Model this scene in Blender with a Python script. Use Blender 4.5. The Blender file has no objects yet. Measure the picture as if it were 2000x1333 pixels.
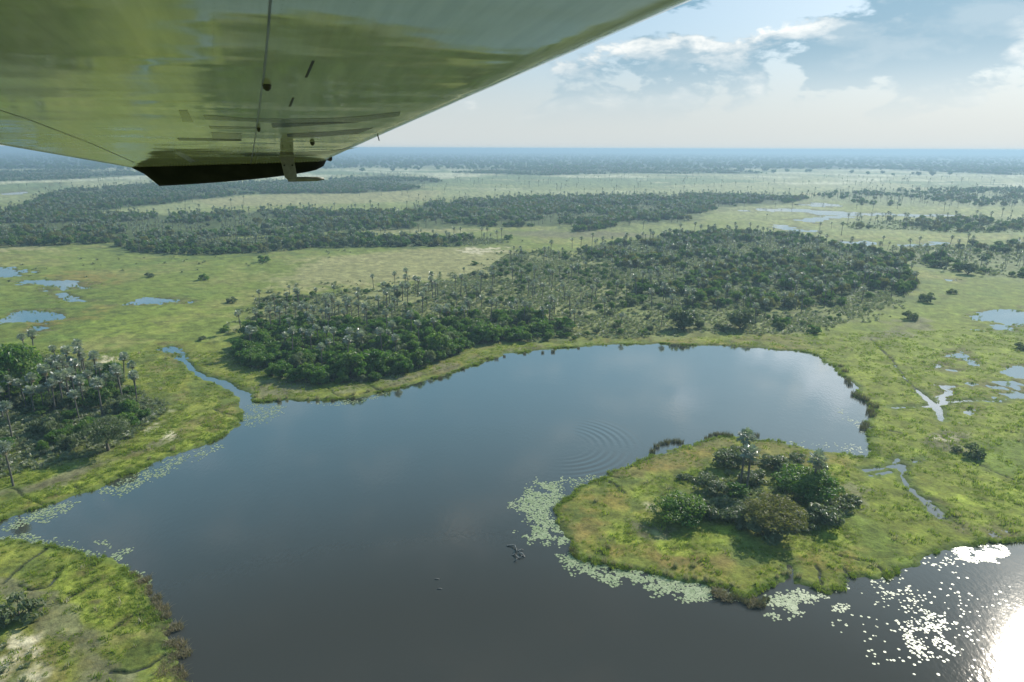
import bpy, math, random
import numpy as np
from math import sin, cos, radians, pi
from mathutils import Vector, Matrix, Euler

# ------------------------------------------------------------------ camera, world, sun, exposure
scene = bpy.context.scene
COL = scene.collection
CAM_Z = 80.0
FPX = 1333.3                       # focal length in photo pixels (24 mm on 36 mm, 2000 px wide)
camd = bpy.data.cameras.new('camera')
camd.lens = 24.0; camd.sensor_width = 36.0
camd.clip_start = 0.05; camd.clip_end = 200000.0
cam = bpy.data.objects.new('camera', camd); COL.objects.link(cam)
PITCH, ROLL = 15.77, 0.2
CM = Matrix.Rotation(radians(90 - PITCH), 3, 'X') @ Matrix.Rotation(radians(ROLL), 3, 'Z')
cam.matrix_world = Matrix.Translation((0, 0, CAM_Z)) @ CM.to_4x4()
scene.camera = cam

SUN_EL, SUN_AZ = radians(33.0), radians(42.0)      # azimuth clockwise from +Y
sun_dir = Vector((sin(SUN_AZ) * cos(SUN_EL), cos(SUN_AZ) * cos(SUN_EL), sin(SUN_EL)))
sund = bpy.data.lights.new('sun', 'SUN'); sund.energy = 4.9; sund.angle = radians(0.55); sund.color = (1.0, 0.94, 0.84)
sun = bpy.data.objects.new('sun', sund); COL.objects.link(sun)
sun.rotation_euler = (-sun_dir).to_track_quat('-Z', 'Y').to_euler(); sun.location = (0, 0, 150)

scene.view_settings.view_transform = 'Standard'; scene.view_settings.look = 'None'
scene.view_settings.exposure = 0.35; scene.view_settings.gamma = 1.0
scene.view_settings.use_curve_mapping = False
scene.cycles.max_bounces = 6; scene.cycles.diffuse_bounces = 2; scene.cycles.glossy_bounces = 3
scene.cycles.transmission_bounces = 3; scene.cycles.transparent_max_bounces = 4; scene.cycles.volume_bounces = 0
scene.cycles.caustics_reflective = False; scene.cycles.caustics_refractive = False
scene.cycles.sample_clamp_indirect = 4.0
scene.cycles.sample_clamp_direct = 0.0


class NT:
    """small helper to write node trees"""
    def __init__(self, tree):
        self.t = tree; self.n = tree.nodes; self.l = tree.links
    def node(self, typ, props=None, **ins):
        nd = self.n.new(typ)
        for k, v in (props or {}).items(): setattr(nd, k, v)
        for k, v in ins.items():
            key = int(k[1:]) if k[0] == 'i' and k[1:].isdigit() else k.replace('_', ' ')
            self.set(nd.inputs[key], v)
        return nd
    def set(self, sock, v):
        if isinstance(v, bpy.types.NodeSocket): self.l.new(v, sock)
        elif v is not None: sock.default_value = v
    def math(self, op, a, b=0.0, c=None, clamp=False):
        nd = self.n.new('ShaderNodeMath'); nd.operation = op; nd.use_clamp = clamp
        self.set(nd.inputs[0], a); self.set(nd.inputs[1], b)
        if c is not None: self.set(nd.inputs[2], c)
        return nd.outputs[0]
    def vmath(self, op, a, b=None):
        nd = self.n.new('ShaderNodeVectorMath'); nd.operation = op
        self.set(nd.inputs[0], a)
        if b is not None: self.set(nd.inputs[1], b)
        return nd.outputs['Value'] if op in ('DOT_PRODUCT', 'LENGTH', 'DISTANCE') else nd.outputs[0]
    def mix(self, f, a, b, blend='MIX'):
        nd = self.n.new('ShaderNodeMix'); nd.data_type = 'RGBA'; nd.blend_type = blend
        self.set(nd.inputs['Factor'], f)
        for s, v in ((nd.inputs[6], a), (nd.inputs[7], b)):
            if isinstance(v, tuple) and len(v) == 3: v = (*v, 1.0)
            self.set(s, v)
        return nd.outputs[2]
    def ramp(self, f, a, b, smooth=True):
        nd = self.n.new('ShaderNodeMapRange'); nd.interpolation_type = 'SMOOTHSTEP' if smooth else 'LINEAR'
        self.set(nd.inputs[0], f); nd.inputs[1].default_value = a; nd.inputs[2].default_value = b
        nd.inputs[3].default_value = 0.0; nd.inputs[4].default_value = 1.0
        return nd.outputs[0]
    def noise(self, vec, scale, detail=4.0, rough=0.55, dist=0.0):
        nd = self.n.new('ShaderNodeTexNoise')
        if vec is not None: self.l.new(vec, nd.inputs['Vector'])
        nd.inputs['Scale'].default_value = scale; nd.inputs['Detail'].default_value = detail
        nd.inputs['Roughness'].default_value = rough; nd.inputs['Distortion'].default_value = dist
        return nd.outputs['Fac']
    def comb(self, x, y, z):
        nd = self.n.new('ShaderNodeCombineXYZ')
        for s, v in zip(nd.inputs, (x, y, z)): self.set(s, v)
        return nd.outputs[0]


# world: Nishita sky with a deck of broken cumulus seen against the light
world = bpy.data.worlds.new('World'); scene.world = world; world.use_nodes = True
W = NT(world.node_tree); W.n.clear()
sky = W.n.new('ShaderNodeTexSky'); sky.sky_type = 'NISHITA'; sky.sun_disc = False
sky.sun_elevation = SUN_EL; sky.sun_rotation = SUN_AZ
sky.altitude = 1000.0; sky.air_density = 1.0; sky.dust_density = 2.2; sky.ozone_density = 1.2
SKY_K = 0.09
tc = W.n.new('ShaderNodeTexCoord'); dirv = tc.outputs['Generated']
sp = W.n.new('ShaderNodeSeparateXYZ'); W.l.new(dirv, sp.inputs[0])
dx, dy, dz = sp.outputs
CLX, CLY = 5.6, 11.2
# blue of the open sky, pale towards the horizon
skyc = W.mix(1.0, sky.outputs[0], (SKY_K, SKY_K, SKY_K), 'MULTIPLY')
hz = W.ramp(dz, 0.0, 0.17)
base = W.mix(W.math('MULTIPLY_ADD', hz, 0.80, 0.04), (0.53, 0.565, 0.56), W.mix(0.6, skyc, (0.24, 0.45, 0.60)))
# cloud density: piled cumulus, lit on the side towards the sun, blue-grey in the mass
v1 = W.comb(W.math('ADD', dx, CLX), W.math('ADD', dy, CLY), W.math('MULTIPLY', dz, 2.3))
v2 = W.vmath('ADD', v1, (0.022, 0.0, 0.062))
def density(v):
    a = W.noise(v, 3.4, 3.0, 0.45, 0.0); b = W.noise(v, 13.0, 6.0, 0.58, 0.2)
    return W.math('ADD', W.math('MULTIPLY', a, 0.62), W.math('MULTIPLY', b, 0.38))
d1 = density(v1); d2 = density(v2)
thick = W.ramp(dz, 0.03, 0.20)               # more cover higher up
thr = W.math('SUBTRACT', 0.520, W.math('MULTIPLY', thick, 0.105))
ex = W.math('SUBTRACT', d1, thr)
cover = W.ramp(ex, -0.008, 0.030)
edge = W.math('SUBTRACT', d1, d2)
sunlit = W.math('MULTIPLY', W.ramp(edge, 0.008, 0.13), W.math('SUBTRACT', 1.0, W.math('MULTIPLY', W.ramp(ex, 0.02, 0.11), 0.85)))
lit = W.mix(sunlit, W.mix(thick, (0.30, 0.43, 0.51), (0.12, 0.28, 0.40)), (0.80, 0.81, 0.78))
# far cloud fades into the bright air
fade = W.ramp(dz, 0.02, 0.13)
cc = W.math('MULTIPLY', cover, fade)
skyf = W.mix(W.math('MULTIPLY', cc, 0.92), base, lit)
# brighter air round the sun, thin veil
sd = W.vmath('DOT_PRODUCT', dirv, tuple(sun_dir))
glow = W.math('POWER', W.math('MAXIMUM', sd, 0.0), 9.0)
skyf = W.mix(W.math('MULTIPLY', glow, 0.30), skyf, (1.0, 0.97, 0.92), 'ADD')
bg = W.node('ShaderNodeBackground', Color=skyf, Strength=1.0)
wo = W.n.new('ShaderNodeOutputWorld'); W.l.new(bg.outputs[0], wo.inputs[0])

# ------------------------------------------------------------------ helpers
CMn = np.array(CM)
LAND = 0.35
def rays(x, y):
    x = np.asarray(x, float); y = np.asarray(y, float)
    v = np.stack([(x - 1000) / FPX, -(y - 666.5) / FPX, -np.ones_like(x)], -1)
    return v @ CMn.T
def gp(x, y, z=LAND):
    """point of the plane at height z seen at photo pixel x, y -> (X, Y)"""
    d = rays(x, y); t = (z - CAM_Z) / np.minimum(d[..., 2], -1e-4)
    return np.stack([d[..., 0] * t, d[..., 1] * t], -1)
def poly(pts, z=LAND):
    a = np.array(pts, float); return gp(a[:, 0], a[:, 1], z)
def project(P):
    """world points (n,3) -> photo pixels"""
    q = (np.asarray(P, float) - np.array([0, 0, CAM_Z])) @ CMn
    w = np.maximum(-q[:, 2], 1e-3)
    return np.stack([1000 + FPX * q[:, 0] / w, 666.5 - FPX * q[:, 1] / w], -1), -q[:, 2]
def mpp(x, y):
    """metres per photo pixel at a ground pixel"""
    p = gp(x, y); return float(math.sqrt(p[0]**2 + p[1]**2 + CAM_Z**2) / math.sqrt(FPX**2 + (x-1000)**2 + (y-666.5)**2))

def _hash(ix, iy, seed):
    h = (ix.astype(np.int64) * 374761393 + iy.astype(np.int64) * 668265263 + seed * 1442695041) & 0xffffffff
    h = ((h ^ (h >> 13)) * 1274126177) & 0xffffffff
    return ((h ^ (h >> 16)) & 0xffff) / 65535.0
def vnoise(x, y, seed=0):
    x0 = np.floor(x); y0 = np.floor(y); fx = x - x0; fy = y - y0
    u = fx * fx * (3 - 2 * fx); v = fy * fy * (3 - 2 * fy)
    a = _hash(x0, y0, seed); b = _hash(x0 + 1, y0, seed); c = _hash(x0, y0 + 1, seed); d = _hash(x0 + 1, y0 + 1, seed)
    return (a * (1 - u) + b * u) * (1 - v) + (c * (1 - u) + d * u) * v
def fbm(x, y, scale, octs=4, seed=0, gain=0.5):
    s = np.zeros_like(x); a = 1.0; n = 0.0; f = 1.0 / scale
    for o in range(octs):
        s += a * vnoise(x * f + 17.3 * o, y * f - 9.1 * o, seed + o); n += a; a *= gain; f *= 2.03
    return s / n
def sstep(x, a, b):
    t = np.clip((x - a) / (b - a), 0, 1); return t * t * (3 - 2 * t)

def seg_dist(X, Y, P, closed=True, width=None):
    d = np.full(X.shape, 1e18); n = len(P)
    for i in range(n if closed else n - 1):
        a = P[i]; b = P[(i + 1) % n]; ab = b - a; L = max(ab @ ab, 1e-9)
        t = np.clip(((X - a[0]) * ab[0] + (Y - a[1]) * ab[1]) / L, 0, 1)
        q = (X - a[0] - t * ab[0])**2 + (Y - a[1] - t * ab[1])**2
        if width is not None:
            q = (np.sqrt(q) - (width[i] * (1 - t) + width[(i + 1) % n] * t))
            d = np.minimum(d, q)
        else: d = np.minimum(d, q)
    return d if width is not None else np.sqrt(d)
def inside(X, Y, P):
    r = np.zeros(X.shape, bool); n = len(P)
    for i in range(n):
        a = P[i]; b = P[(i + 1) % n]
        if a[1] == b[1]: continue
        c = ((a[1] > Y) != (b[1] > Y)) & (X < (b[0] - a[0]) * (Y - a[1]) / (b[1] - a[1]) + a[0])
        r ^= c
    return r
def sdf(X, Y, P, far=60.0):
    """signed distance in metres, positive inside; -far outside the neighbourhood"""
    out = np.full(X.shape, -far)
    m = (X > P[:, 0].min() - far) & (X < P[:, 0].max() + far) & (Y > P[:, 1].min() - far) & (Y < P[:, 1].max() + far)
    if m.any():
        x, y = X[m], Y[m]; d = seg_dist(x, y, P)
        out[m] = np.where(inside(x, y, P), d, -d)
    return out

def tag(o, label=None, cat=None, group=None, kind=None):
    if label: o['label'] = label
    if cat: o['category'] = cat
    if group: o['group'] = group
    if kind: o['kind'] = kind
    return o
def mesh(name, V, F, mats=(), smooth=False, mi=None):
    me = bpy.data.meshes.new(name)
    V = np.asarray(V, np.float32).reshape(-1, 3)
    if isinstance(F, np.ndarray):
        k = F.shape[1]; nf = len(F)
        me.vertices.add(len(V)); me.vertices.foreach_set('co', V.ravel())
        me.loops.add(nf * k); me.loops.foreach_set('vertex_index', F.astype(np.int32).ravel())
        me.polygons.add(nf); me.polygons.foreach_set('loop_start', np.arange(0, nf * k, k, dtype=np.int32))
        me.update(calc_edges=True)
    else:
        me.from_pydata(V.tolist(), [], [list(f) for f in F]); me.update()
    for m in mats: me.materials.append(m)
    if mi is not None: me.polygons.foreach_set('material_index', np.asarray(mi, np.int32))
    if smooth: me.polygons.foreach_set('use_smooth', np.ones(len(me.polygons), bool))
    return me
def link(name, me, parent=None):
    o = bpy.data.objects.new(name, me); COL.objects.link(o); o.parent = parent
    return o
def empty(name, loc, rz=0.0, s=1.0):
    o = bpy.data.objects.new(name, None); COL.objects.link(o); o.empty_display_size = 0.5
    o.location = loc; o.rotation_euler = (0, 0, rz); o.scale = (s, s, s) if not isinstance(s, tuple) else s
    return o
def mat(name):
    m = bpy.data.materials.new(name); m.use_nodes = True
    t = NT(m.node_tree); b = t.n['Principled BSDF']; return m, t, b

# ------------------------------------------------------------------ traced layout (photo pixels, turned into ground metres)
LAKE = poly([(-500, 1120), (-260, 1085), (-100, 1052), (0, 1022), (60, 997), (130, 975), (200, 950), (280, 915), (340, 888), (400, 868), (430, 858), (455, 838),
  (470, 822), (472, 800), (478, 785), (500, 786), (560, 782), (620, 784), (700, 779), (760, 763), (810, 749), (870, 736), (910, 719), (945, 708), (985, 692), (1015, 689),
  (1050, 686), (1110, 679), (1200, 673), (1300, 673), (1400, 676), (1480, 680), (1540, 686), (1590, 691), (1612, 706), (1632, 722), (1655, 742), (1682, 760),
  (1668, 772), (1692, 788), (1703, 806), (1688, 824), (1702, 842), (1692, 858), (1704, 880), (1690, 892),
  (1650, 884), (1600, 881), (1545, 869), (1500, 862), (1450, 855), (1405, 851), (1345, 868), (1300, 880), (1250, 896), (1190, 926), (1178, 937), (1118, 956), (1094, 976),
  (1084, 992), (1090, 1017), (1106, 1042), (1120, 1062), (1116, 1082), (1140, 1093), (1180, 1103), (1240, 1117), (1300, 1132), (1360, 1142), (1420, 1157), (1450, 1166),
  (1500, 1150), (1540, 1140), (1580, 1147), (1612, 1160), (1648, 1150), (1660, 1131), (1700, 1130), (1742, 1128), (1762, 1110), (1792, 1105), (1802, 1091), (1832, 1081),
  (1870, 1066), (1900, 1068), (1950, 1062), (2000, 1056), (2200, 1035), (2600, 1040), (3200, 1300), (3200, 2600), (1000, 4200), (420, 3000), (330, 1700), (355, 1450), (366, 1333), (342, 1290),
  (318, 1250), (312, 1212), (300, 1180), (282, 1150), (268, 1128), (240, 1108), (196, 1090), (150, 1074), (100, 1064), (60, 1058), (0, 1054), (-100, 1082), (-260, 1130), (-500, 1190)], 0.0)
MARSHPOOLS = poly([(1800, 700), (1900, 720), (2080, 700), (2080, 800), (1980, 830), (1880, 830), (1800, 800), (1790, 750)], 0.0)
def stream(pts, w):
    return poly(pts, 0.0), np.array(w, float) * 0.85 + .12
STREAMS = [
  stream([(484, 792), (478, 772), (455, 760), (428, 746), (398, 737), (374, 722), (362, 705), (350, 695)], [2.4, 2.0, 1.7, 1.5, 1.3, 1.1, 1.0, 1.0]),
  stream([(1793, 765), (1812, 782), (1828, 795), (1834, 808), (1838, 822)], [0.5, 0.9, 1.1, 0.9, 0.4]),
  stream([(1735, 797), (1780, 796), (1822, 794), (1850, 786), (1900, 783), (1950, 785), (1980, 777), (2010, 770)], [0.5, 0.3, 0.35, 0.5, 0.4, 0.5, 0.9, 0.5]),
  stream([(1690, 920), (1730, 914), (1762, 910), (1760, 930), (1772, 952), (1785, 965), (1806, 980), (1822, 995), (1838, 1010)], [0.3, 0.35, 1.3, 0.4, 0.5, 0.6, 0.8, 1.1, 0.9]),
  stream([(1700, 930), (1740, 922)], [0.25, 0.2]), stream([(1770, 908), (1806, 898)], [0.35, 0.2]), stream([(1745, 908), (1755, 897)], [0.3, 0.2]),
  stream([(1540, 1150), (1545, 1120), (1536, 1095)], [0.7, 0.4, 0.2]),
]
PONDS = [(poly(p, 0.0), a) for p, a in [
  ([(-60, 522), (30, 523), (50, 531), (32, 541), (-60, 541)], 5.0),
  ([(32, 552), (75, 547), (130, 549), (178, 554), (150, 560), (136, 570), (160, 580), (172, 590), (130, 591), (100, 586), (112, 572), (75, 560)], 5.5),
  ([(-50, 628), (10, 622), (42, 606), (95, 610), (120, 620), (88, 632), (80, 648), (70, 650), (72, 636), (50, 627), (-50, 634)], 4.0),
  ([(238, 595), (280, 583), (305, 580), (335, 585), (385, 590), (330, 592), (262, 597)], 3.6),
  ([(308, 681), (345, 676), (352, 686), (376, 697), (352, 708), (340, 700), (350, 692), (325, 688)], 1.3),
  ([(1905, 623), (1950, 606), (2000, 597), (2080, 590), (2080, 636), (2000, 632), (1965, 645), (1920, 650), (1950, 632)], 5.5),
  ([(1852, 698), (1876, 684), (1890, 698), (1912, 714), (1895, 714), (1880, 702)], 1.4),
  ([(1944, 728), (1975, 718), (2040, 714), (2040, 745), (1990, 742)], 1.8),
  ([(1818, 714), (1845, 712), (1842, 718), (1826, 720)], 1.2),
  ([(1832, 752), (1858, 754), (1862, 768), (1850, 776), (1855, 796), (1838, 790), (1826, 778), (1846, 766)], 1.5),
  ([(1884, 746), (1910, 752), (1898, 756)], 1.2), ([(1925, 752), (1965, 758), (1990, 766), (1960, 764), (1930, 758)], 1.3),
  ([(1880, 802), (1905, 798), (1900, 812), (1884, 812)], 1.2), ([(1936, 776), (1948, 776), (1944, 784)], 0.8),
  ([(1802, 978), (1815, 980), (1842, 1002), (1846, 1016), (1832, 1014), (1822, 998)], 1.0),
  ([(1872, 1028), (1888, 1032), (1884, 1040)], 0.6), ([(1930, 1040), (1948, 1036), (1950, 1048), (1938, 1050)], 0.6), ([(1958, 1036), (1975, 1040), (1970, 1046)], 0.5),
  ([(1436, 412), (1480, 408), (1560, 409), (1640, 414), (1720, 418), (1880, 421), (1800, 424), (1690, 421), (1640, 426), (1590, 436), (1560, 432), (1620, 421), (1560, 415)], 11.0),
  ([(1556, 400), (1580, 396), (1640, 401), (1610, 405)], 9.0),
  ([(1516, 440), (1535, 441), (1550, 448), (1600, 451), (1560, 455), (1525, 449)], 7.0),
  ([(1640, 473), (1690, 471), (1725, 478), (1690, 480)], 5.0), ([(1752, 478), (1800, 477), (1850, 473), (1830, 480), (1770, 482)], 5.0),
  ([(2000, 470), (1985, 474), (2060, 478)], 6.0), ([(1735, 526), (1775, 530), (1760, 533)], 3.0), ([(1840, 545), (1880, 546), (1850, 549)], 3.0),
  ([(4, 376), (30, 373), (36, 379), (10, 383)], 14.0), ([(62, 368), (72, 367), (70, 371)], 10.0), ([(105, 359), (112, 358), (110, 362)], 10.0),
]]
# dark runnels in the marsh turf
RUNNELS = [(poly(p), w) for p, w in [
  ([(1700, 660), (1740, 700), (1765, 735), (1793, 765)], 0.45), ([(1175, 935), (1195, 945), (1220, 962)], 0.35), ([(1190, 928), (1215, 935), (1240, 925)], 0.2),
  ([(10, 1135), (40, 1108), (70, 1085), (100, 1066)], 0.3), ([(90, 1147), (108, 1130), (118, 1112)], 0.3), ([(135, 1165), (160, 1150), (185, 1135)], 0.3),
  ([(38, 1140), (60, 1150), (88, 1148)], 0.25), ([(215, 1230), (240, 1210), (265, 1195), (280, 1206)], 0.3), ([(215, 1310), (250, 1312), (290, 1300), (320, 1280)], 0.3),
  ([(20, 955), (60, 975), (95, 985)], 0.25), ([(150, 945), (158, 955)], 0.3), ([(420, 800), (470, 812)], 0.3), ([(395, 830), (440, 838)], 0.25),
  ([(1650, 1110), (1665, 1130)], 0.3), ([(1680, 830), (1720, 838), (1780, 850)], 0.2), ([(1640, 1085), (1700, 1100), (1740, 1125)], 0.25),
  ([(1590, 1100), (1605, 1130), (1612, 1158)], 0.3), ([(1020, 690), (1060, 694), (1100, 686)], 0.3), ([(640, 760), (660, 772), (690, 778)], 0.3),
  ([(720, 755), (745, 763)], 0.3), ([(700, 770), (800, 742), (900, 712)], 0.15), ([(1900, 900), (1960, 930), (2010, 950)], 0.2), ([(1760, 700), (1800, 740)], 0.15)]]

WOODS = {   # tree bases
 'shore': poly([(448, 690), (500, 640), (620, 632), (760, 640), (880, 628), (1000, 622), (1112, 636), (1118, 662), (1050, 668), (985, 668), (930, 676), (875, 700), (770, 738), (700, 748), (600, 748), (540, 738), (490, 718)]),
 'palmgrove': poly([(470, 645), (500, 585), (620, 578), (760, 562), (880, 548), (960, 520), (985, 500), (1060, 490), (1140, 500), (1230, 520), (1230, 600), (1120, 642), (1000, 626), (880, 630), (760, 642), (620, 636)]),
 'right': poly([(1120, 492), (1200, 474), (1300, 462), (1400, 452), (1560, 462), (1660, 486), (1760, 500), (1790, 560), (1770, 582), (1640, 598), (1500, 606), (1380, 604), (1300, 612), (1225, 600), (1232, 545), (1200, 515)]),
 'rightscrub': poly([(1112, 645), (1230, 602), (1400, 600), (1560, 600), (1720, 580), (1760, 590), (1700, 612), (1620, 640), (1560, 652), (1400, 656), (1250, 660), (1118, 664)]),
 'left': poly([(-260, 700), (0, 680), (60, 690), (160, 705), (262, 760), (310, 790), (270, 840), (230, 862), (120, 885), (40, 915), (-260, 985)]),
 'leftscrub': poly([(-60, 860), (100, 800), (230, 770), (320, 785), (328, 800), (270, 850), (190, 890), (60, 920), (-60, 945)]),
 'belta': poly([(225, 478), (300, 470), (420, 468), (560, 462), (700, 464), (850, 468), (960, 466), (1000, 474), (900, 482), (760, 482), (610, 486), (520, 494), (380, 498), (260, 494)]),
 'beltb': poly([(-200, 425), (120, 418), (330, 420), (560, 412), (760, 415), (860, 396), (1000, 388), (1200, 384), (1400, 382), (1580, 388), (1540, 398), (1420, 405), (1360, 420), (1350, 437), (1240, 438), (1180, 448), (1130, 455), (1100, 442), (960, 444), (720, 450), (520, 460), (340, 470), (160, 478), (-200, 490)]),
 'beltc': poly([(-300, 430), (-20, 418), (40, 404), (70, 392), (110, 375), (250, 365), (420, 358), (600, 355), (760, 360), (840, 370), (700, 378), (480, 380), (330, 398), (200, 412), (60, 425)]),
 'righta': poly([(1560, 386), (1700, 374), (1900, 370), (2250, 366), (2250, 400), (1900, 404), (1680, 402), (1640, 394)]),
 'rightb': poly([(1640, 437), (1720, 432), (1900, 428), (2200, 432), (2200, 452), (1900, 456), (1760, 450), (1660, 446)]),
 'rightc': poly([(1660, 488), (1740, 482), (1850, 480), (2200, 474), (2200, 560), (2000, 545), (1900, 535), (1800, 520), (1740, 505)]),
 'beltd': poly([(640, 352), (740, 342), (820, 346), (870, 356), (800, 362), (700, 362)]),
 'belte': poly([(880, 338), (1100, 326), (1400, 332), (1500, 340), (1200, 340), (1060, 343)]),
 'beltf': poly([(-300, 342), (100, 334), (240, 334), (300, 342), (120, 352), (-300, 362)]),
 'beltg': poly([(1700, 330), (1900, 326), (2300, 324), (2300, 345), (1950, 342)]),
}
DRY = [poly(p) for p in [[(600, 508), (760, 492), (900, 482), (1000, 488), (1010, 505), (960, 540), (820, 552), (700, 560), (560, 568), (540, 545)],
  [(1060, 548), (1100, 520), (1200, 525), (1240, 545), (1180, 560), (1090, 560)], [(360, 390), (560, 378), (860, 372), (840, 392), (600, 400), (420, 404)],
  [(-200, 490), (60, 475), (120, 480), (90, 488), (-200, 502)], [(700, 446), (760, 442), (960, 448), (900, 456), (720, 454)], [(1560, 376), (1720, 380), (1700, 390), (1590, 388)]]]
SAND = [(poly(p), a) for p, a in [([(895, 487), (960, 484), (1000, 485), (960, 492), (930, 497), (905, 494)], 3.0), ([(1815, 855), (1850, 848), (1875, 858), (1860, 866), (1830, 862)], 0.8),
  ([(1262, 985), (1285, 975), (1290, 1000), (1268, 1004)], 0.8), ([(250, 850), (330, 805), (345, 815), (290, 845)], 1.0), ([(-100, 1235), (30, 1255), (60, 1290), (70, 1333), (60, 1420), (-100, 1420)], 1.2),
  ([(195, 690), (222, 696), (222, 708), (200, 705)], 0.8), ([(-80, 757), (18, 760), (16, 768), (-80, 770)], 0.8), ([(330, 838), (352, 848), (340, 856), (320, 856)], 0.6)]]
MUD_AND_BROWN = [(poly(p), a) for p, a in [([(-60, 968), (100, 938), (200, 898), (300, 862), (345, 845), (350, 856), (300, 874), (200, 915), (110, 950), (-60, 985)], 0.9),
  ([(-60, 1132), (40, 1140), (90, 1168), (110, 1190), (150, 1225), (215, 1245), (205, 1262), (235, 1300), (250, 1345), (170, 1345), (165, 1300), (140, 1255), (90, 1225), (60, 1195), (20, 1165), (-60, 1160)], 1.0),
  ([(1212, 1010), (1245, 1018), (1285, 1030), (1330, 1032), (1310, 1044), (1260, 1050), (1240, 1038)], 0.7),  # brown patch at the left end of the islet wood
  ([(470, 765), (520, 745), (620, 758), (740, 748), (880, 708), (900, 716), (760, 752), (620, 770), (520, 772)], 1.5), ([(900, 698), (1000, 682), (1120, 670), (1000, 686), (910, 706)], 1.2),
  ([(1700, 660), (1740, 635), (1800, 625), (1810, 640), (1760, 655)], 3.0), ([(1320, 462), (1180, 450), (1000, 452), (960, 458), (1100, 466)], 6.0),
  ([(1790, 862), (1815, 845), (1890, 845), (1900, 862), (1880, 880), (1830, 878)], 1.2), ([(1690, 960), (1700, 985), (1690, 1020), (1660, 990), (1660, 950)], 1.5)]]
RED = [(poly(p), a) for p, a in [([(1086, 985), (1130, 960), (1200, 950), (1210, 985), (1170, 1030), (1120, 1050)], 1.5), ([(1540, 1060), (1640, 1060), (1720, 1090), (1680, 1125), (1600, 1120)], 1.5),
  ([(1240, 905), (1330, 880), (1400, 868), (1380, 890), (1280, 925)], 1.2), ([(1540, 880), (1640, 900), (1640, 925), (1560, 895)], 1.2), ([(1150, 1060), (1420, 1100), (1400, 1130), (1180, 1090)], 1.5),
  ([(860, 700), (1000, 684), (990, 694), (880, 722), (780, 750)], 1.2), ([(1010, 690), (1300, 668), (1560, 676), (1560, 684), (1300, 672), (1020, 690)], 1.0),
  ([(10, 640), (200, 600), (220, 612), (60, 650)], 2.5), ([(200, 560), (260, 540), (140, 530), (90, 540)], 3.0)]]
LUSH = [(poly(p), a) for p, a in [([(1196, 1020), (1240, 1012), (1262, 1030), (1278, 1058), (1240, 1066), (1200, 1055)], 0.9), ([(1235, 955), (1275, 938), (1360, 915), (1385, 925), (1350, 950), (1290, 968), (1240, 972)], 0.9),
  ([(1290, 1060), (1340, 1035), (1430, 1030), (1440, 1062), (1380, 1078), (1300, 1074)], 0.9), ([(1530, 1070), (1600, 1030), (1680, 1028), (1690, 1060), (1600, 1070), (1550, 1080)], 0.9),
  ([(1580, 890), (1640, 915), (1690, 945), (1660, 952), (1600, 925)], 0.9), ([(1800, 868), (1820, 860), (1840, 880), (1880, 895), (1850, 900), (1810, 885)], 0.8), ([(1880, 965), (1960, 945), (2060, 950), (2060, 990), (1930, 1000)], 1.5),
  ([(200, 905), (270, 860), (345, 810), (380, 815), (340, 845), (250, 890)], 1.2), ([(630, 765), (760, 745), (820, 738), (700, 762)], 0.9), ([(0, 930), (90, 905), (140, 915), (60, 945), (0, 955)], 1.2),
  ([(300, 880), (420, 820), (465, 822), (400, 862), (280, 912), (150, 955), (60, 985), (0, 1005), (0, 985), (140, 935)], 0.9),
  ([(100, 1080), (170, 1090), (250, 1120), (280, 1180), (300, 1230), (220, 1240), (130, 1210), (110, 1150)], 1.5), ([(250, 600), (380, 590), (420, 610), (320, 650), (200, 660), (190, 630)], 4.0)]]

# ------------------------------------------------------------------ ground sheet: one polar sheet to the horizon, cut by the water level
def land_height(X, Y):
    """height of the turf over the water at 0 and the distance to water (positive on land)"""
    wn = (fbm(X, Y, 5.0, 4, 3) - 0.5)
    wl = (fbm(X, Y, 1.6, 2, 5) - 0.5)
    s = -sdf(X, Y, LAKE, 90.0)                       # >0 on land
    s = s + np.clip(wn * 4.2 + wl * 1.4, -2.2, 2.2)
    for P, w in STREAMS:
        m = (X > P[:, 0].min() - 20) & (X < P[:, 0].max() + 20) & (Y > P[:, 1].min() - 20) & (Y < P[:, 1].max() + 20)
        if m.any():
            d = np.full(X.shape, 90.0); d[m] = seg_dist(X[m], Y[m], P, False, w) + wn[m] * 2.2 + wl[m] * 1.3
            s = np.minimum(s, d)
    pond = np.full(X.shape, 90.0)
    for P, a in PONDS:
        d = -sdf(X, Y, P, 90.0)
        near = d < 60
        if near.any():
            n2 = (fbm(X[near] * 0.6, Y[near], a * 1.6, 4, 11) - 0.5) * a * 3.6 + (fbm(X[near] * .5, Y[near], a * .7, 3, 15) - 0.5) * a * 2.6
            q = np.full(X.shape, 90.0); q[near] = d[near] + n2 + a * 0.15
            pond = np.minimum(pond, q)
    P = MARSHPOOLS
    m = inside(X, Y, P)
    if m.any():
        e = sdf(X[m], Y[m], P, 20.0)
        pond[m] = np.minimum(pond[m], (0.675 + .12 * (1 - sstep(e, 0, 12)) - fbm(X[m] * .7 + Y[m] * .2, Y[m], 7.0, 4, 141)) * 16)
    return s, pond

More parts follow.
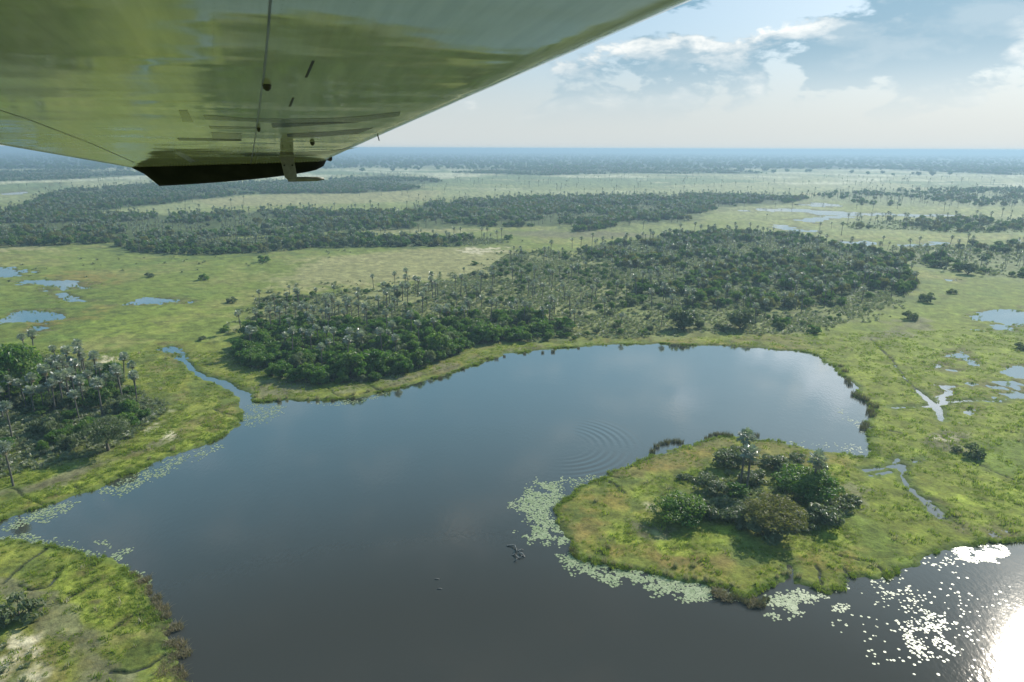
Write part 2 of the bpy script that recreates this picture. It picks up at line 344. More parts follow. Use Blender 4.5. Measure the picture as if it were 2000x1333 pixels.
def build_ground():
    th = np.concatenate([np.radians(np.arange(-180, -45, 2.5)), np.radians(np.arange(-45, 45, 0.14)), np.radians(np.arange(45, 180.01, 2.5))])
    th[-1] = pi
    ys = np.concatenate([np.arange(1700, 1340, -12.0), np.arange(1340, 304, -1.75), np.arange(304, 292.5, -0.8)])
    dep = radians(PITCH) + np.arctan((ys - 666.5) / FPX)
    rr = (CAM_Z - LAND) / np.tan(dep)
    rr = np.concatenate([[2.0, 14.0, 28.0], rr[rr > 30], [30000.0, 60000.0]])
    rr = np.unique(rr)
    T, Rr = np.meshgrid(th, rr)
    X = (Rr * np.sin(T)).ravel(); Y = (Rr * np.cos(T)).ravel()
    nr, nt = len(rr), len(th)
    s, pond = land_height(X, Y)
    sl = np.minimum(s, pond)
    dist = np.hypot(X, Y)
    z = np.where(s > 0, LAND * (1 - np.exp(-np.maximum(s, 0) / 0.5)), np.maximum(s * 0.6, -1.3))
    zp = np.where(pond > 0, LAND * (1 - np.exp(-np.maximum(pond, 0) / np.maximum(1.0, dist * 0.004))), np.maximum(pond * 0.3, -0.5))
    z = np.minimum(z, zp)
    near = 1 - sstep(dist, 250, 500)
    bump = (fbm(X, Y, 2.3, 3, 21) - 0.5) * 0.34 * near * sstep(sl, 0.5, 2.5)
    z = z + bump
    col = np.zeros((len(X), 3))
    def lay(c, m):
        col[:] = col * (1 - m[:, None]) + np.array(c) * m[:, None]
    n30 = fbm(X, Y, 34.0, 5, 31); n8 = fbm(X, Y, 8.0, 4, 41); n120 = fbm(X, Y, 120.0, 5, 51); n600 = fbm(X, Y, 700.0, 6, 61)
    n3 = fbm(X, Y, 2.6, 4, 45)
    lay((0.150, 0.180, 0.040), np.ones(len(X)))
    lay((0.215, 0.205, 0.070), sstep(n30 * 0.6 + n8 * 0.4, 0.47, 0.62) * 0.8)
    lay((0.095, 0.135, 0.030), sstep(n120 * 0.5 + n8 * 0.5, 0.53, 0.64) * 0.75)
    # drier, paler plains further out
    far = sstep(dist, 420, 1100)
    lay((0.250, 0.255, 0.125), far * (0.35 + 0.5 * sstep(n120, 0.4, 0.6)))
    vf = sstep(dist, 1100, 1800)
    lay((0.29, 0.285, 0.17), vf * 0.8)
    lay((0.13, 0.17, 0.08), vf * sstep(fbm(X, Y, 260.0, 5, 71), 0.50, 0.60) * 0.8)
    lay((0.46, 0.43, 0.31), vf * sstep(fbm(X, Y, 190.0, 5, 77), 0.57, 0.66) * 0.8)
    # marsh turf beside the lake
    marsh = (1 - sstep(s, 18, 45)) * 0.85
    lay((0.180, 0.182, 0.036), marsh * (0.55 + 0.45 * sstep(n8, 0.4, 0.6)))
    lay((0.085, 0.115, 0.030), marsh * sstep(fbm(X, Y, 5.5, 4, 151), 0.52, 0.62) * 0.75)
    lay((0.170, 0.130, 0.060), marsh * sstep(fbm(X, Y, 11.0, 4, 161), 0.55, 0.66) * 0.6)
    pp, w = project(np.stack([X, Y, z], -1))
    rm = sstep(pp[:, 0], 1480, 1720) * sstep(pp[:, 1], 560, 660) * (w > 0)
    lay((0.175, 0.200, 0.030), rm * 0.8)
    lay((0.120, 0.160, 0.028), rm * sstep(n30, 0.5, 0.64) * 0.8)
    wig = (n8 - 0.5)
    def reg(P, a, amt=1.0, soft=1.0):
        d = sdf(X, Y, P, 8 + 6 * a * 4); m = d > -(8 + 6 * a * 4) + 1e-3
        r = np.zeros(len(X))
        r[m] = sstep(d[m] + wig[m] * a * 9 + (n3[m] - 0.5) * a * 4, -a * soft, a * soft) * amt
        return r
    for P in DRY: lay((0.270, 0.240, 0.125), reg(P, 5.0, 0.75, 2.0))
    for P, a in RED: lay((0.185, 0.130, 0.040), reg(P, a, 0.62, 2.5) * sstep(n3 * 0.5 + n8 * 0.5, 0.38, 0.55))
    for P, a in LUSH: lay((0.195, 0.225, 0.034), reg(P, a, 0.8 if a < 3 else .35, 1.4) * sstep(n3, .28, .5))
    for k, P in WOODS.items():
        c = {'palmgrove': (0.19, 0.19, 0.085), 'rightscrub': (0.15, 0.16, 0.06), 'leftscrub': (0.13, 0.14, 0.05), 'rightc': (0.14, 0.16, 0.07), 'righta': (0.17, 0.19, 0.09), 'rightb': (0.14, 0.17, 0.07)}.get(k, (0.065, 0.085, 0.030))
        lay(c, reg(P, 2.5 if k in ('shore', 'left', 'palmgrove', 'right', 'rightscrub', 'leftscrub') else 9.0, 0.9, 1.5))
    for P, a in MUD_AND_BROWN: lay((0.135, 0.125, 0.075), reg(P, a, 0.8, 1.2))
    for P, a in SAND: lay((0.43, 0.37, 0.27), reg(P, a, 0.9, 1.6) * sstep(n3, 0.3, 0.55))
    # wet brown rims of ponds and of the shore
    rim = (1 - sstep(pond, 0.5, np.maximum(4.0, dist * 0.018))) * sstep(n8, 0.36, 0.54)
    lay((0.105, 0.090, 0.045), rim * 0.75)
    lay((0.075, 0.105, 0.024), (1 - sstep(s, 0.9, 2.6)) * 0.75)
    # far woodland: a dark belt below the horizon
    fw = sstep(dist + (n600 - 0.5) * 1400, 2900, 3300)
    lay((0.040, 0.055, 0.030), fw * 0.93)
    lay((0.20, 0.21, 0.13), sstep(dist, 2900, 3100) * sstep(fbm(X, Y, 900.0, 5, 81), 0.60, 0.68) * 0.6)
    # runnels: narrow ditches cut in the turf
    for P, wd in RUNNELS:
        m = (X > P[:, 0].min() - 6) & (X < P[:, 0].max() + 6) & (Y > P[:, 1].min() - 6) & (Y < P[:, 1].max() + 6)
        if m.any():
            d = seg_dist(X[m] + (n3[m] - .5) * 1.6, Y[m] + (n8[m] - .5) * 3, P, False)
            k = 1 - sstep(d, wd * 0.6, wd * 1.9)
            z[m] -= k * 0.30
            col[m] = col[m] * (1 - k[:, None]) + np.array((0.035, 0.042, 0.018)) * k[:, None]
    col *= (0.50 + 1.20 * n3)[:, None] * np.array((0.96, 1.0, 0.92)) * (0.8 + .4 * n8)[:, None]
    i = np.arange(nr - 1)[:, None] * nt + np.arange(nt - 1)[None, :]
    F = np.stack([i, i + 1, i + nt + 1, i + nt], -1).reshape(-1, 4)[:, ::-1]
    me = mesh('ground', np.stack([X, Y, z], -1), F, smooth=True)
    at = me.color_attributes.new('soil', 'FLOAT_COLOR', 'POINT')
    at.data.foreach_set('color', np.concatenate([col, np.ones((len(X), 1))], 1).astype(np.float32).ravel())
    m, t, b = mat('turf')
    a = t.node('ShaderNodeVertexColor', {'layer_name': 'soil'})
    g = t.node('ShaderNodeNewGeometry'); pos = g.outputs['Position']
    f1 = t.noise(pos, 1.3, 5.0, 0.65); f2 = t.noise(pos, 0.16, 5.0, 0.6)
    k = t.math('ADD', t.math('MULTIPLY', t.ramp(f1, 0.25, 0.75, False), 0.75), t.math('MULTIPLY', t.ramp(f2, 0.3, 0.7, False), 0.35))
    c2 = t.mix(1.0, a.outputs['Color'], t.comb(*(t.math('MULTIPLY_ADD', k, 1.25, 0.28),) * 3), 'MULTIPLY')
    c3 = t.mix(t.math('MULTIPLY', t.ramp(t.noise(pos, 0.45, 4.0, 0.6), 0.52, 0.70), 0.35), c2, t.mix(1.0, c2, (1.25, 1.02, 0.85), 'MULTIPLY'))
    t.set(b.inputs['Base Color'], c3); b.inputs['Roughness'].default_value = 0.9; b.inputs['Specular IOR Level'].default_value = 0.15
    bp = t.node('ShaderNodeBump', Strength=0.55, Distance=0.35, Height=t.noise(pos, 1.9, 4.0, 0.7))
    t.l.new(bp.outputs[0], b.inputs['Normal'])
    me.materials.append(m)
    o = link('ground', me); tag(o, 'green and straw coloured floodplain turf reaching to the horizon', kind='structure')
    return o
build_ground()

# ------------------------------------------------------------------ water sheet
def build_water():
    m, t, b = mat('lake_water')
    g = t.node('ShaderNodeNewGeometry'); pos = g.outputs['Position']
    b.inputs['Base Color'].default_value = (0.040, 0.041, 0.036, 1)
    b.inputs['Roughness'].default_value = 0.6; b.inputs['Specular IOR Level'].default_value = 0.0
    mp = t.node('ShaderNodeMapping'); t.l.new(pos, mp.inputs[0]); mp.inputs['Rotation'].default_value = (0, 0, radians(25)); mp.inputs['Scale'].default_value = (1, 0.5, 1)
    rip = t.noise(mp.outputs[0], 1.1, 3.0, 0.6); swell = t.noise(pos, 0.05, 3.0, 0.5)
    # rings spreading from something that surfaced by the island
    rc = gp(1090, 868, 0.0)
    dv = t.vmath('DISTANCE', pos, (float(rc[0]), float(rc[1]), 0.0))
    ring = t.math('SINE', t.math('MULTIPLY', dv, 2.9))
    band = t.math('MULTIPLY', t.ramp(dv, 6.0, 14.0), t.math('SUBTRACT', 1.0, t.ramp(dv, 17.0, 26.0)))
    dirx = t.node('ShaderNodeSeparateXYZ'); t.l.new(t.vmath('NORMALIZE', t.vmath('SUBTRACT', pos, (float(rc[0]), float(rc[1]), 0.0))), dirx.inputs[0])
    side = t.ramp(t.math('ADD', dirx.outputs[0], t.math('MULTIPLY', dirx.outputs[1], -0.25)), 0.0, 0.8)
    ringh = t.math('MULTIPLY', t.math('MULTIPLY', ring, band), side)
    h = t.math('ADD', t.math('ADD', t.math('MULTIPLY', rip, t.math('MULTIPLY_ADD', t.ramp(swell, 0.35, 0.65), 0.05, 0.022)), t.math('MULTIPLY', ringh, 0.06)), 0.0)
    bp = t.node('ShaderNodeBump', Strength=1.0, Distance=0.35, Height=h); gl = t.node('ShaderNodeBsdfGlossy'); gl.inputs['Roughness'].default_value = 0.05; gl.inputs['Color'].default_value = (1.0, 0.96, 0.90, 1)
    lw = t.node('ShaderNodeLayerWeight', Blend=0.5); t.l.new(bp.outputs[0], gl.inputs['Normal']); t.l.new(bp.outputs[0], lw.inputs['Normal'])
    fr = t.math('MULTIPLY_ADD', t.ramp(lw.outputs['Facing'], 0.38, 0.85), 0.80, 0.026, True)
    mx = t.node('ShaderNodeMixShader'); t.l.new(fr, mx.inputs[0]); t.l.new(b.outputs[0], mx.inputs[1]); t.l.new(gl.outputs[0], mx.inputs[2]); t.l.new(mx.outputs[0], t.n['Material Output'].inputs[0])
    me = mesh('water', [(-900, -60, 0), (1300, -60, 0), (1300, 2600, 0), (-900, 2600, 0)], [(0, 1, 2, 3)], [m])
    o = link('water', me); tag(o, 'dark still lagoon and flooded pools mirroring the clouds', kind='structure')
    # second sheet is not needed: the turf dips below this level wherever there is open water
build_water()

# ------------------------------------------------------------------ plant materials
def leaf_mat(name, c1, c2, c3, rough=0.55, trans=0.3, spec=0.35):
    m, t, b = mat(name); out = t.n['Material Output']
    oi = t.node('ShaderNodeObjectInfo'); at = t.node('ShaderNodeAttribute', {'attribute_name': 'tint'})
    c = t.mix(oi.outputs['Random'], c1, c2)
    c = t.mix(t.ramp(at.outputs['Fac'], 0.2, 1.0), c, c3)
    t.set(b.inputs['Base Color'], c); b.inputs['Roughness'].default_value = rough; b.inputs['Specular IOR Level'].default_value = spec
    tr = t.node('ShaderNodeBsdfTranslucent'); t.set(tr.inputs[0], t.mix(1.0, c, (1.7, 1.9, 0.9), 'MULTIPLY'))
    mx = t.node('ShaderNodeMixShader'); mx.inputs[0].default_value = trans
    t.l.new(b.outputs[0], mx.inputs[1]); t.l.new(tr.outputs[0], mx.inputs[2]); t.l.new(mx.outputs[0], out.inputs[0])
    return m
def plain_mat(name, c1, c2, scale=3.0, rough=0.8, spec=0.2):
    m, t, b = mat(name); tcn = t.node('ShaderNodeTexCoord')
    t.set(b.inputs['Base Color'], t.mix(t.ramp(t.noise(tcn.outputs['Object'], scale, 4.0), 0.35, 0.65), c1, c2))
    b.inputs['Roughness'].default_value = rough; b.inputs['Specular IOR Level'].default_value = spec
    return m
M_TREE = leaf_mat('tree_leaves', (0.050, 0.125, 0.018), (0.085, 0.155, 0.028), (0.160, 0.220, 0.048), 0.45, 0.42, 0.4)
M_OLIVE = leaf_mat('olive_leaves', (0.120, 0.130, 0.042), (0.145, 0.145, 0.050), (0.180, 0.175, 0.070), 0.55, 0.4, 0.3)
M_GREY = leaf_mat('greygreen_leaves', (0.085, 0.120, 0.056), (0.115, 0.145, 0.075), (0.155, 0.180, 0.105), 0.45, 0.36, 0.4)
M_PALM = leaf_mat('palm_fronds', (0.150, 0.195, 0.160), (0.205, 0.240, 0.205), (0.370, 0.395, 0.360), 0.30, 0.22, 1.0)
M_DEAD = leaf_mat('dead_fronds', (0.24, 0.20, 0.13), (0.28, 0.23, 0.15), (0.34, 0.29, 0.20), 0.7, 0.2, 0.2)
M_SCRUB = leaf_mat('scrub_fronds', (0.120, 0.150, 0.085), (0.170, 0.195, 0.120), (0.230, 0.245, 0.165), 0.40, 0.3, 0.6)
M_SEDGE = leaf_mat('sedge_blades', (0.105, 0.175, 0.030), (0.170, 0.215, 0.034), (0.220, 0.245, 0.050), 0.6, 0.45, 0.2)
M_STRAW = leaf_mat('straw_blades', (0.24, 0.22, 0.14), (0.30, 0.27, 0.18), (0.36, 0.33, 0.24), 0.7, 0.3, 0.2)
M_REED = leaf_mat('reed_blades', (0.070, 0.085, 0.055), (0.095, 0.095, 0.062), (0.140, 0.120, 0.080), 0.6, 0.3, 0.3)
M_BROWN = leaf_mat('brown_tangle', (0.14, 0.12, 0.070), (0.18, 0.14, 0.08), (0.21, 0.19, 0.12), 0.7, 0.3, 0.2)
M_BARK = plain_mat('palm_bark', (0.10, 0.095, 0.08), (0.16, 0.15, 0.125))
M_BARK2 = plain_mat('tree_bark', (0.10, 0.085, 0.065), (0.17, 0.15, 0.12))
M_WOOD = plain_mat('weathered_wood', (0.10, 0.09, 0.075), (0.30, 0.29, 0.27), 1.5)

# ------------------------------------------------------------------ plant shapes
class Geo:
    def __init__(self): self.V = []; self.F = []; self.T = []; self.M = []; self.n = 0
    def add(self, V, F, tint=0.0, m=0):
        V = np.asarray(V, float).reshape(-1, 3)
        for f in F: self.F.append([i + self.n for i in f])
        self.V.append(V); self.n += len(V)
        self.T += list(tint) if np.ndim(tint) else [tint] * len(F)
        self.M += [m] * len(F)
    def build(self, name, mats, smooth=False):
        me = mesh(name, np.concatenate(self.V), self.F, mats, smooth, self.M)
        a = me.attributes.new('tint', 'FLOAT', 'FACE'); a.data.foreach_set('value', np.array(self.T, np.float32))
        return me
def tube(g, pts, rad, n=6, m=0, cap=True):
    pts = [np.array(p, float) for p in pts]; rings = []; V = []
    for i, p in enumerate(pts):
        d = pts[min(i + 1, len(pts) - 1)] - pts[max(i - 1, 0)]; d /= np.linalg.norm(d) + 1e-9
        u = np.cross(d, (1, 0, 0) if abs(d[0]) < 0.8 else (0, 1, 0)); u /= np.linalg.norm(u); v = np.cross(d, u)
        for k in range(n):
            a = 2 * pi * k / n; V.append(p + (u * cos(a) + v * sin(a)) * rad[i])
    F = []
    for i in range(len(pts) - 1):
        for k in range(n):
            F.append((i * n + k, i * n + (k + 1) % n, (i + 1) * n + (k + 1) % n, (i + 1) * n + k))
    if cap: F.append([(len(pts) - 1) * n + k for k in range(n)])
    g.add(V, F, 0.0, m)

def fan_leaf(g, base, d, pet, rad, rng, droop=0.35, segs=9, m=0, tint=None):
    """costapalmate fan: petiole strip and a pleated disc of pointed blades"""
    d = d / np.linalg.norm(d); up = np.array((0, 0, 1.0))
    side = np.cross(d, up); side = side / np.linalg.norm(side) if np.linalg.norm(side) > 1e-3 else np.array((1.0, 0, 0))
    nrm = np.cross(side, d)
    hub = base + d * pet + np.array((0, 0, -0.10 * pet * (1 - d[2])))
    w = 0.035 * max(1, rad)
    g.add([base - side * w, base + side * w, hub + side * w, hub - side * w], [(0, 1, 2, 3)], 0.3, m)
    fold = 0.10 + 0.12 * rng.random()
    V = [hub]; F = []
    span = 2.1
    t = rng.random() if tint is None else tint
    for k in range(segs):
        a0 = -span + 2 * span * k / segs; a1 = -span + 2 * span * (k + 0.8) / segs; am = (a0 + a1) / 2
        r = rad * (0.78 + 0.22 * cos(am * 0.7)) * rng.uniform(0.85, 1.1)
        def P(a, q, lift):
            return hub + (d * cos(a) + side * sin(a)) * q + nrm * lift + np.array((0, 0, -droop * (q / rad)**2 * rad * (0.5 + 0.5 * abs(sin(a)))))
        i = len(V)
        V += [P(a0, r * 0.62, 0.0), P(am, r, fold * r * 0.3), P(a1, r * 0.62, fold * r * 0.6)]
        F.append((0, i, i + 1, i + 2))
    g.add(V, F, [min(1, max(0, t + rng.uniform(-0.25, 0.25))) for _ in F], m)

def make_palm(seed, h):
    rng = random.Random(seed)
    bx, by = rng.uniform(-.06, .06) * h, rng.uniform(-.06, .06) * h
    gt = Geo(); pts = []; rad = []
    for i in range(8):
        u = i / 7; pts.append((bx * u * u, by * u * u, h * u - 0.3 * (i == 0)))
        rad.append((0.30 - 0.10 * u) * (1.25 if i == 0 else 1.0) * (1 + 0.12 * math.exp(-((u - .6) / .15)**2)))
    tube(gt, pts, rad, 7)
    tr = gt.build('palm_trunk', [M_BARK], True)
    gc = Geo(); top = np.array((bx, by, h - 0.1))
    n = 38
    for i in range(n):
        u = (i + .5) / n
        el = math.asin(1 - 1.36 * u) + rng.uniform(-.12, .12); az = i * 2.39996 + rng.uniform(-.3, .3)
        d = np.array((cos(az) * cos(el), sin(az) * cos(el), sin(el)))
        fan_leaf(gc, top, d, rng.uniform(0.9, 1.7), rng.uniform(1.0, 1.45), rng, 0.12 + 0.22 * u, 8)
    for i in range(9):
        az = rng.uniform(0, 2 * pi); el = -1.0 + rng.uniform(-.3, .2)
        d = np.array((cos(az) * cos(el), sin(az) * cos(el), sin(el)))
        fan_leaf(gc, top + np.array((0, 0, -.2)), d, rng.uniform(.8, 1.2), rng.uniform(.7, 1.0), rng, 0.5, 6, 1)
    return tr, gc.build('palm_crown', [M_PALM, M_DEAD])

def leaves(g, c, r, n, leaf, nprng, flat=0.85, lower=-0.35, m=0, base_t=0.0):
    d = nprng.normal(size=(n * 2, 3)); d /= np.linalg.norm(d, axis=1)[:, None]
    d = d[d[:, 2] > lower][:n]; n = len(d)
    rr = r * nprng.uniform(0.62, 1.06, n)
    p = c + d * rr[:, None] * np.array((1, 1, flat))
    nn = d + nprng.normal(size=(n, 3)) * 0.55; nn /= np.linalg.norm(nn, axis=1)[:, None]
    u = np.cross(nn, nprng.normal(size=(n, 3))); u /= np.linalg.norm(u, axis=1)[:, None]; v = np.cross(nn, u)
    s = leaf * nprng.uniform(0.55, 1.35, n)[:, None]
    V = np.stack([p - u * s, p - v * s * 0.55 + nn * s * .2, p + u * s, p + v * s * 0.55 + nn * s * .2], 1).reshape(-1, 3)
    F = [(4 * i, 4 * i + 1, 4 * i + 2, 4 * i + 3) for i in range(n)]
    g.add(V, F, np.clip(base_t + nprng.uniform(-.1, .5, n), 0, 1), m)

def make_broadleaf(seed, rx, rz, zc, nlobe, nleaf, leaf, lm, open_=0.0, lower=-0.35):
    """dome of leaf clumps on forking limbs; returns trunk mesh, crown mesh"""
    rng = random.Random(seed); npr = np.random.default_rng(seed)
    gc = Geo(); gt = Geo(); cents = []
    for i in range(nlobe):
        for _ in range(30):
            a = rng.uniform(0, 2 * pi); q = math.sqrt(rng.random()) * 0.80; zz = rng.uniform(-0.55, 0.85)
            k = math.sqrt(max(0.05, 1 - zz * zz * 0.75))
            c = np.array((cos(a) * q * k * rx, sin(a) * q * k * rx, zc + zz * rz * 0.72))
            if all(np.linalg.norm((c - e) / (rx, rx, rz)) > 0.30 for e in cents): break
        cents.append(c)
        lr = rx * rng.uniform(0.27, 0.42) * (1 - 0.25 * open_)
        leaves(gc, c, lr, int(nleaf / nlobe), leaf, npr, min(1.0, 0.85 * rz / rx + 0.1), lower, 0, rng.uniform(-.15, .55))
    z0 = max(zc - rz * 0.7, 0.3)
    tube(gt, [(0, 0, -0.3), (rx * .03, 0, z0 * .5), (0, rx * .03, z0)], [rx * .075, rx * .06, rx * .05], 7)
    for c in cents[:7]:
        mid = np.array((c[0] * .45, c[1] * .45, z0 + (c[2] - z0) * .35))
        tube(gt, [(0, 0, z0 * .9), mid, c], [rx * .045, rx * .03, rx * .012], 5)
    return gt.build('tree_trunk', [M_BARK2], True), gc.build('tree_crown', [lm])

def make_dwarf(seed):
    rng = random.Random(seed); g = Geo()
    for i in range(17):
        az = i * 2.4 + rng.uniform(-.4, .4); el = rng.uniform(0.25, 1.35)
        d = np.array((cos(az) * cos(el), sin(az) * cos(el), sin(el)))
        b = np.array((rng.uniform(-.45, .45), rng.uniform(-.45, .45), 0.0))
        fan_leaf(g, b, d, rng.uniform(.45, .9), rng.uniform(.45, .75), rng, 0.3, 6)
    return g.build('dwarf_palm', [M_SCRUB])

def blades(seed, n, h, spread, w, lean, mt, name):
    rng = random.Random(seed); g = Geo()
    for i in range(n):
        a = rng.uniform(0, 2 * pi); q = math.sqrt(rng.random()) * spread; b = np.array((cos(a) * q, sin(a) * q, -0.05))
        la = rng.uniform(0, 2 * pi); ln = rng.random() * lean; hh = h * rng.uniform(.6, 1.15)
        d = np.array((cos(la) * ln, sin(la) * ln, 1.0)); s = np.array((-sin(la + .6), cos(la + .6), 0)) * w * rng.uniform(.7, 1.3)
        m1 = b + d * hh * .55; t2 = b + np.array((d[0] * 1.7, d[1] * 1.7, 1.0 - .25 * ln)) * hh
        g.add([b - s, b + s, m1 + s * .8, m1 - s * .8, t2], [(0, 1, 2, 3), (3, 2, 4)], [rng.random()] * 2)
    return g.build(name, [mt])

PALMS = [make_palm(100 + i, h) for i, h in enumerate((13.0, 12.0, 14.0, 11.0, 12.5, 9.5))]
PALM_H = (13.0, 12.0, 14.0, 11.0, 12.5, 9.5)
TREES = [make_broadleaf(200 + i, r, r * f, r * f * .78, 16, 1700, 0.40, m, 0, -0.2) for i, (r, f, m) in enumerate(
    ((4.0, .80, M_TREE), (4.0, .95, M_TREE), (4.0, .70, M_TREE), (4.0, .85, M_GREY), (4.0, .9, M_OLIVE)))]
BUSHES = [make_broadleaf(300 + i, 2.0, 1.35, 0.85, 9, 520, 0.28, m, 0, -0.2) for i, m in enumerate((M_TREE, M_GREY, M_GREY))]
BIGTREES = [make_broadleaf(400 + i, r, r * f, zc, 26, 5200, 0.34, m, 0, -0.25) for i, (r, f, zc, m) in enumerate(
    ((6.0, .72, 3.6, M_TREE), (6.0, .85, 4.4, M_TREE), (6.0, .60, 3.4, M_GREY)))]
ACACIAS = [make_broadleaf(450 + i, 7.0, 3.6, 6.6, 26, 4600, 0.30, m, 0.6, -0.5) for i, m in enumerate((M_OLIVE, M_GREY))]
DWARFS = [make_dwarf(500 + i) for i in range(4)]
TUFTS = [blades(600 + i, 13, .42, .38, .045, .9, M_SEDGE, 'tuft') for i in range(3)] + [blades(610, 12, .55, .30, .04, .6, M_STRAW, 'straw_tuft')]
SEDGES = [blades(620 + i, 22, .75, .55, .06, .85, M_SEDGE, 'sedge') for i in range(3)]

# ------------------------------------------------------------------ scatter for the uncountable mass
def joined(name, parts):
    """one unlinked object whose mesh holds trunk and crown, for the woodland mass"""
    V = []; F = []; mats = []; mi = []; T = []; off = 0
    for me in parts:
        base = len(mats); mats += list(me.materials)
        co = np.empty(len(me.vertices) * 3, np.float32); me.vertices.foreach_get('co', co); V.append(co.reshape(-1, 3))
        tv = np.empty(len(me.polygons), np.float32); me.attributes['tint'].data.foreach_get('value', tv); T.append(tv)
        for p in me.polygons: F.append([i + off for i in p.vertices]); mi.append(p.material_index + base)
        off += len(me.vertices)
    me = mesh(name, np.concatenate(V), F, mats, False, mi)
    a = me.attributes.new('tint', 'FLOAT', 'FACE'); a.data.foreach_set('value', np.concatenate(T))
    return bpy.data.objects.new(name, me)
def scatter(name, P, S, pick, protos, label, seed=1):
    npr = np.random.default_rng(seed); n = len(P)
    me = bpy.data.meshes.new(name); me.vertices.add(n); me.vertices.foreach_set('co', np.asarray(P, np.float32).ravel())
    a = me.attributes.new('rot', 'FLOAT_VECTOR', 'POINT'); a.data.foreach_set('vector', np.stack([npr.normal(0, .04, n), npr.normal(0, .04, n), npr.uniform(0, 6.283, n)], -1).astype(np.float32).ravel())
    S = np.asarray(S, float); S = np.stack([S, S, S], -1) if S.ndim == 1 else S
    a = me.attributes.new('scl', 'FLOAT_VECTOR', 'POINT'); a.data.foreach_set('vector', S.astype(np.float32).ravel())
    a = me.attributes.new('pick', 'INT', 'POINT'); a.data.foreach_set('value', np.asarray(pick, np.int32))
    ng = bpy.data.node_groups.new(name, 'GeometryNodeTree')
    ng.interface.new_socket('Geometry', in_out='INPUT', socket_type='NodeSocketGeometry')
    ng.interface.new_socket('Geometry', in_out='OUTPUT', socket_type='NodeSocketGeometry')
    N, L = ng.nodes, ng.links
    gi = N.new('NodeGroupInput'); go = N.new('NodeGroupOutput'); ip = N.new('GeometryNodeInstanceOnPoints'); jn = N.new('GeometryNodeJoinGeometry')
    for ob in protos[::-1]:
        oi = N.new('GeometryNodeObjectInfo'); oi.inputs['Object'].default_value = ob; oi.inputs['As Instance'].default_value = True
        L.new(oi.outputs['Geometry'], jn.inputs[0])
    def attr(nm, ty):
        na = N.new('GeometryNodeInputNamedAttribute'); na.data_type = ty; na.inputs[0].default_value = nm; return na.outputs[0]
    L.new(gi.outputs[0], ip.inputs['Points']); L.new(jn.outputs[0], ip.inputs['Instance'])
    ip.inputs['Pick Instance'].default_value = True
    L.new(attr('pick', 'INT'), ip.inputs['Instance Index'])
    er = N.new('FunctionNodeEulerToRotation'); L.new(attr('rot', 'FLOAT_VECTOR'), er.inputs[0]); L.new(er.outputs[0], ip.inputs['Rotation'])
    L.new(attr('scl', 'FLOAT_VECTOR'), ip.inputs['Scale']); L.new(ip.outputs[0], go.inputs[0])
    o = link(name, me); md = o.modifiers.new('scatter', 'NODES'); md.node_group = ng
    tag(o, label, kind='stuff')
    return o

# ------------------------------------------------------------------ where plants stand
NPR = np.random.default_rng(7)
def sample(P, dens, mind=0.0, clump=None):
    """random points of a ground polygon, dens per square metre"""
    lo, hi = P.min(0), P.max(0)
    n = int((hi[0] - lo[0]) * (hi[1] - lo[1]) * dens)
    q = NPR.uniform(lo, hi, (n, 2))
    wig = (fbm(q[:, 0], q[:, 1], 14.0, 3, 91) - .5)
    q = q[inside(q[:, 0], q[:, 1], P)]
    if clump:
        sc, t0, t1 = clump; k = sstep(fbm(q[:, 0], q[:, 1], sc, 4, 95), t0, t1); q = q[NPR.random(len(q)) < k]
    if mind > 0 and len(q):
        cell = {}; keep = []
        for i, (x, y) in enumerate(q):
            c = (int(x // mind), int(y // mind)); ok = True
            for ax in (-1, 0, 1):
                for ay in (-1, 0, 1):
                    j = cell.get((c[0] + ax, c[1] + ay))
                    if j is not None and (q[j, 0] - x)**2 + (q[j, 1] - y)**2 < mind * mind: ok = False
            if ok: cell[c] = i; keep.append(i)
        q = q[keep]
    return q
def on_land(q, margin=0.8):
    s, p = land_height(q[:, 0], q[:, 1]); return q[np.minimum(s, p) > margin]

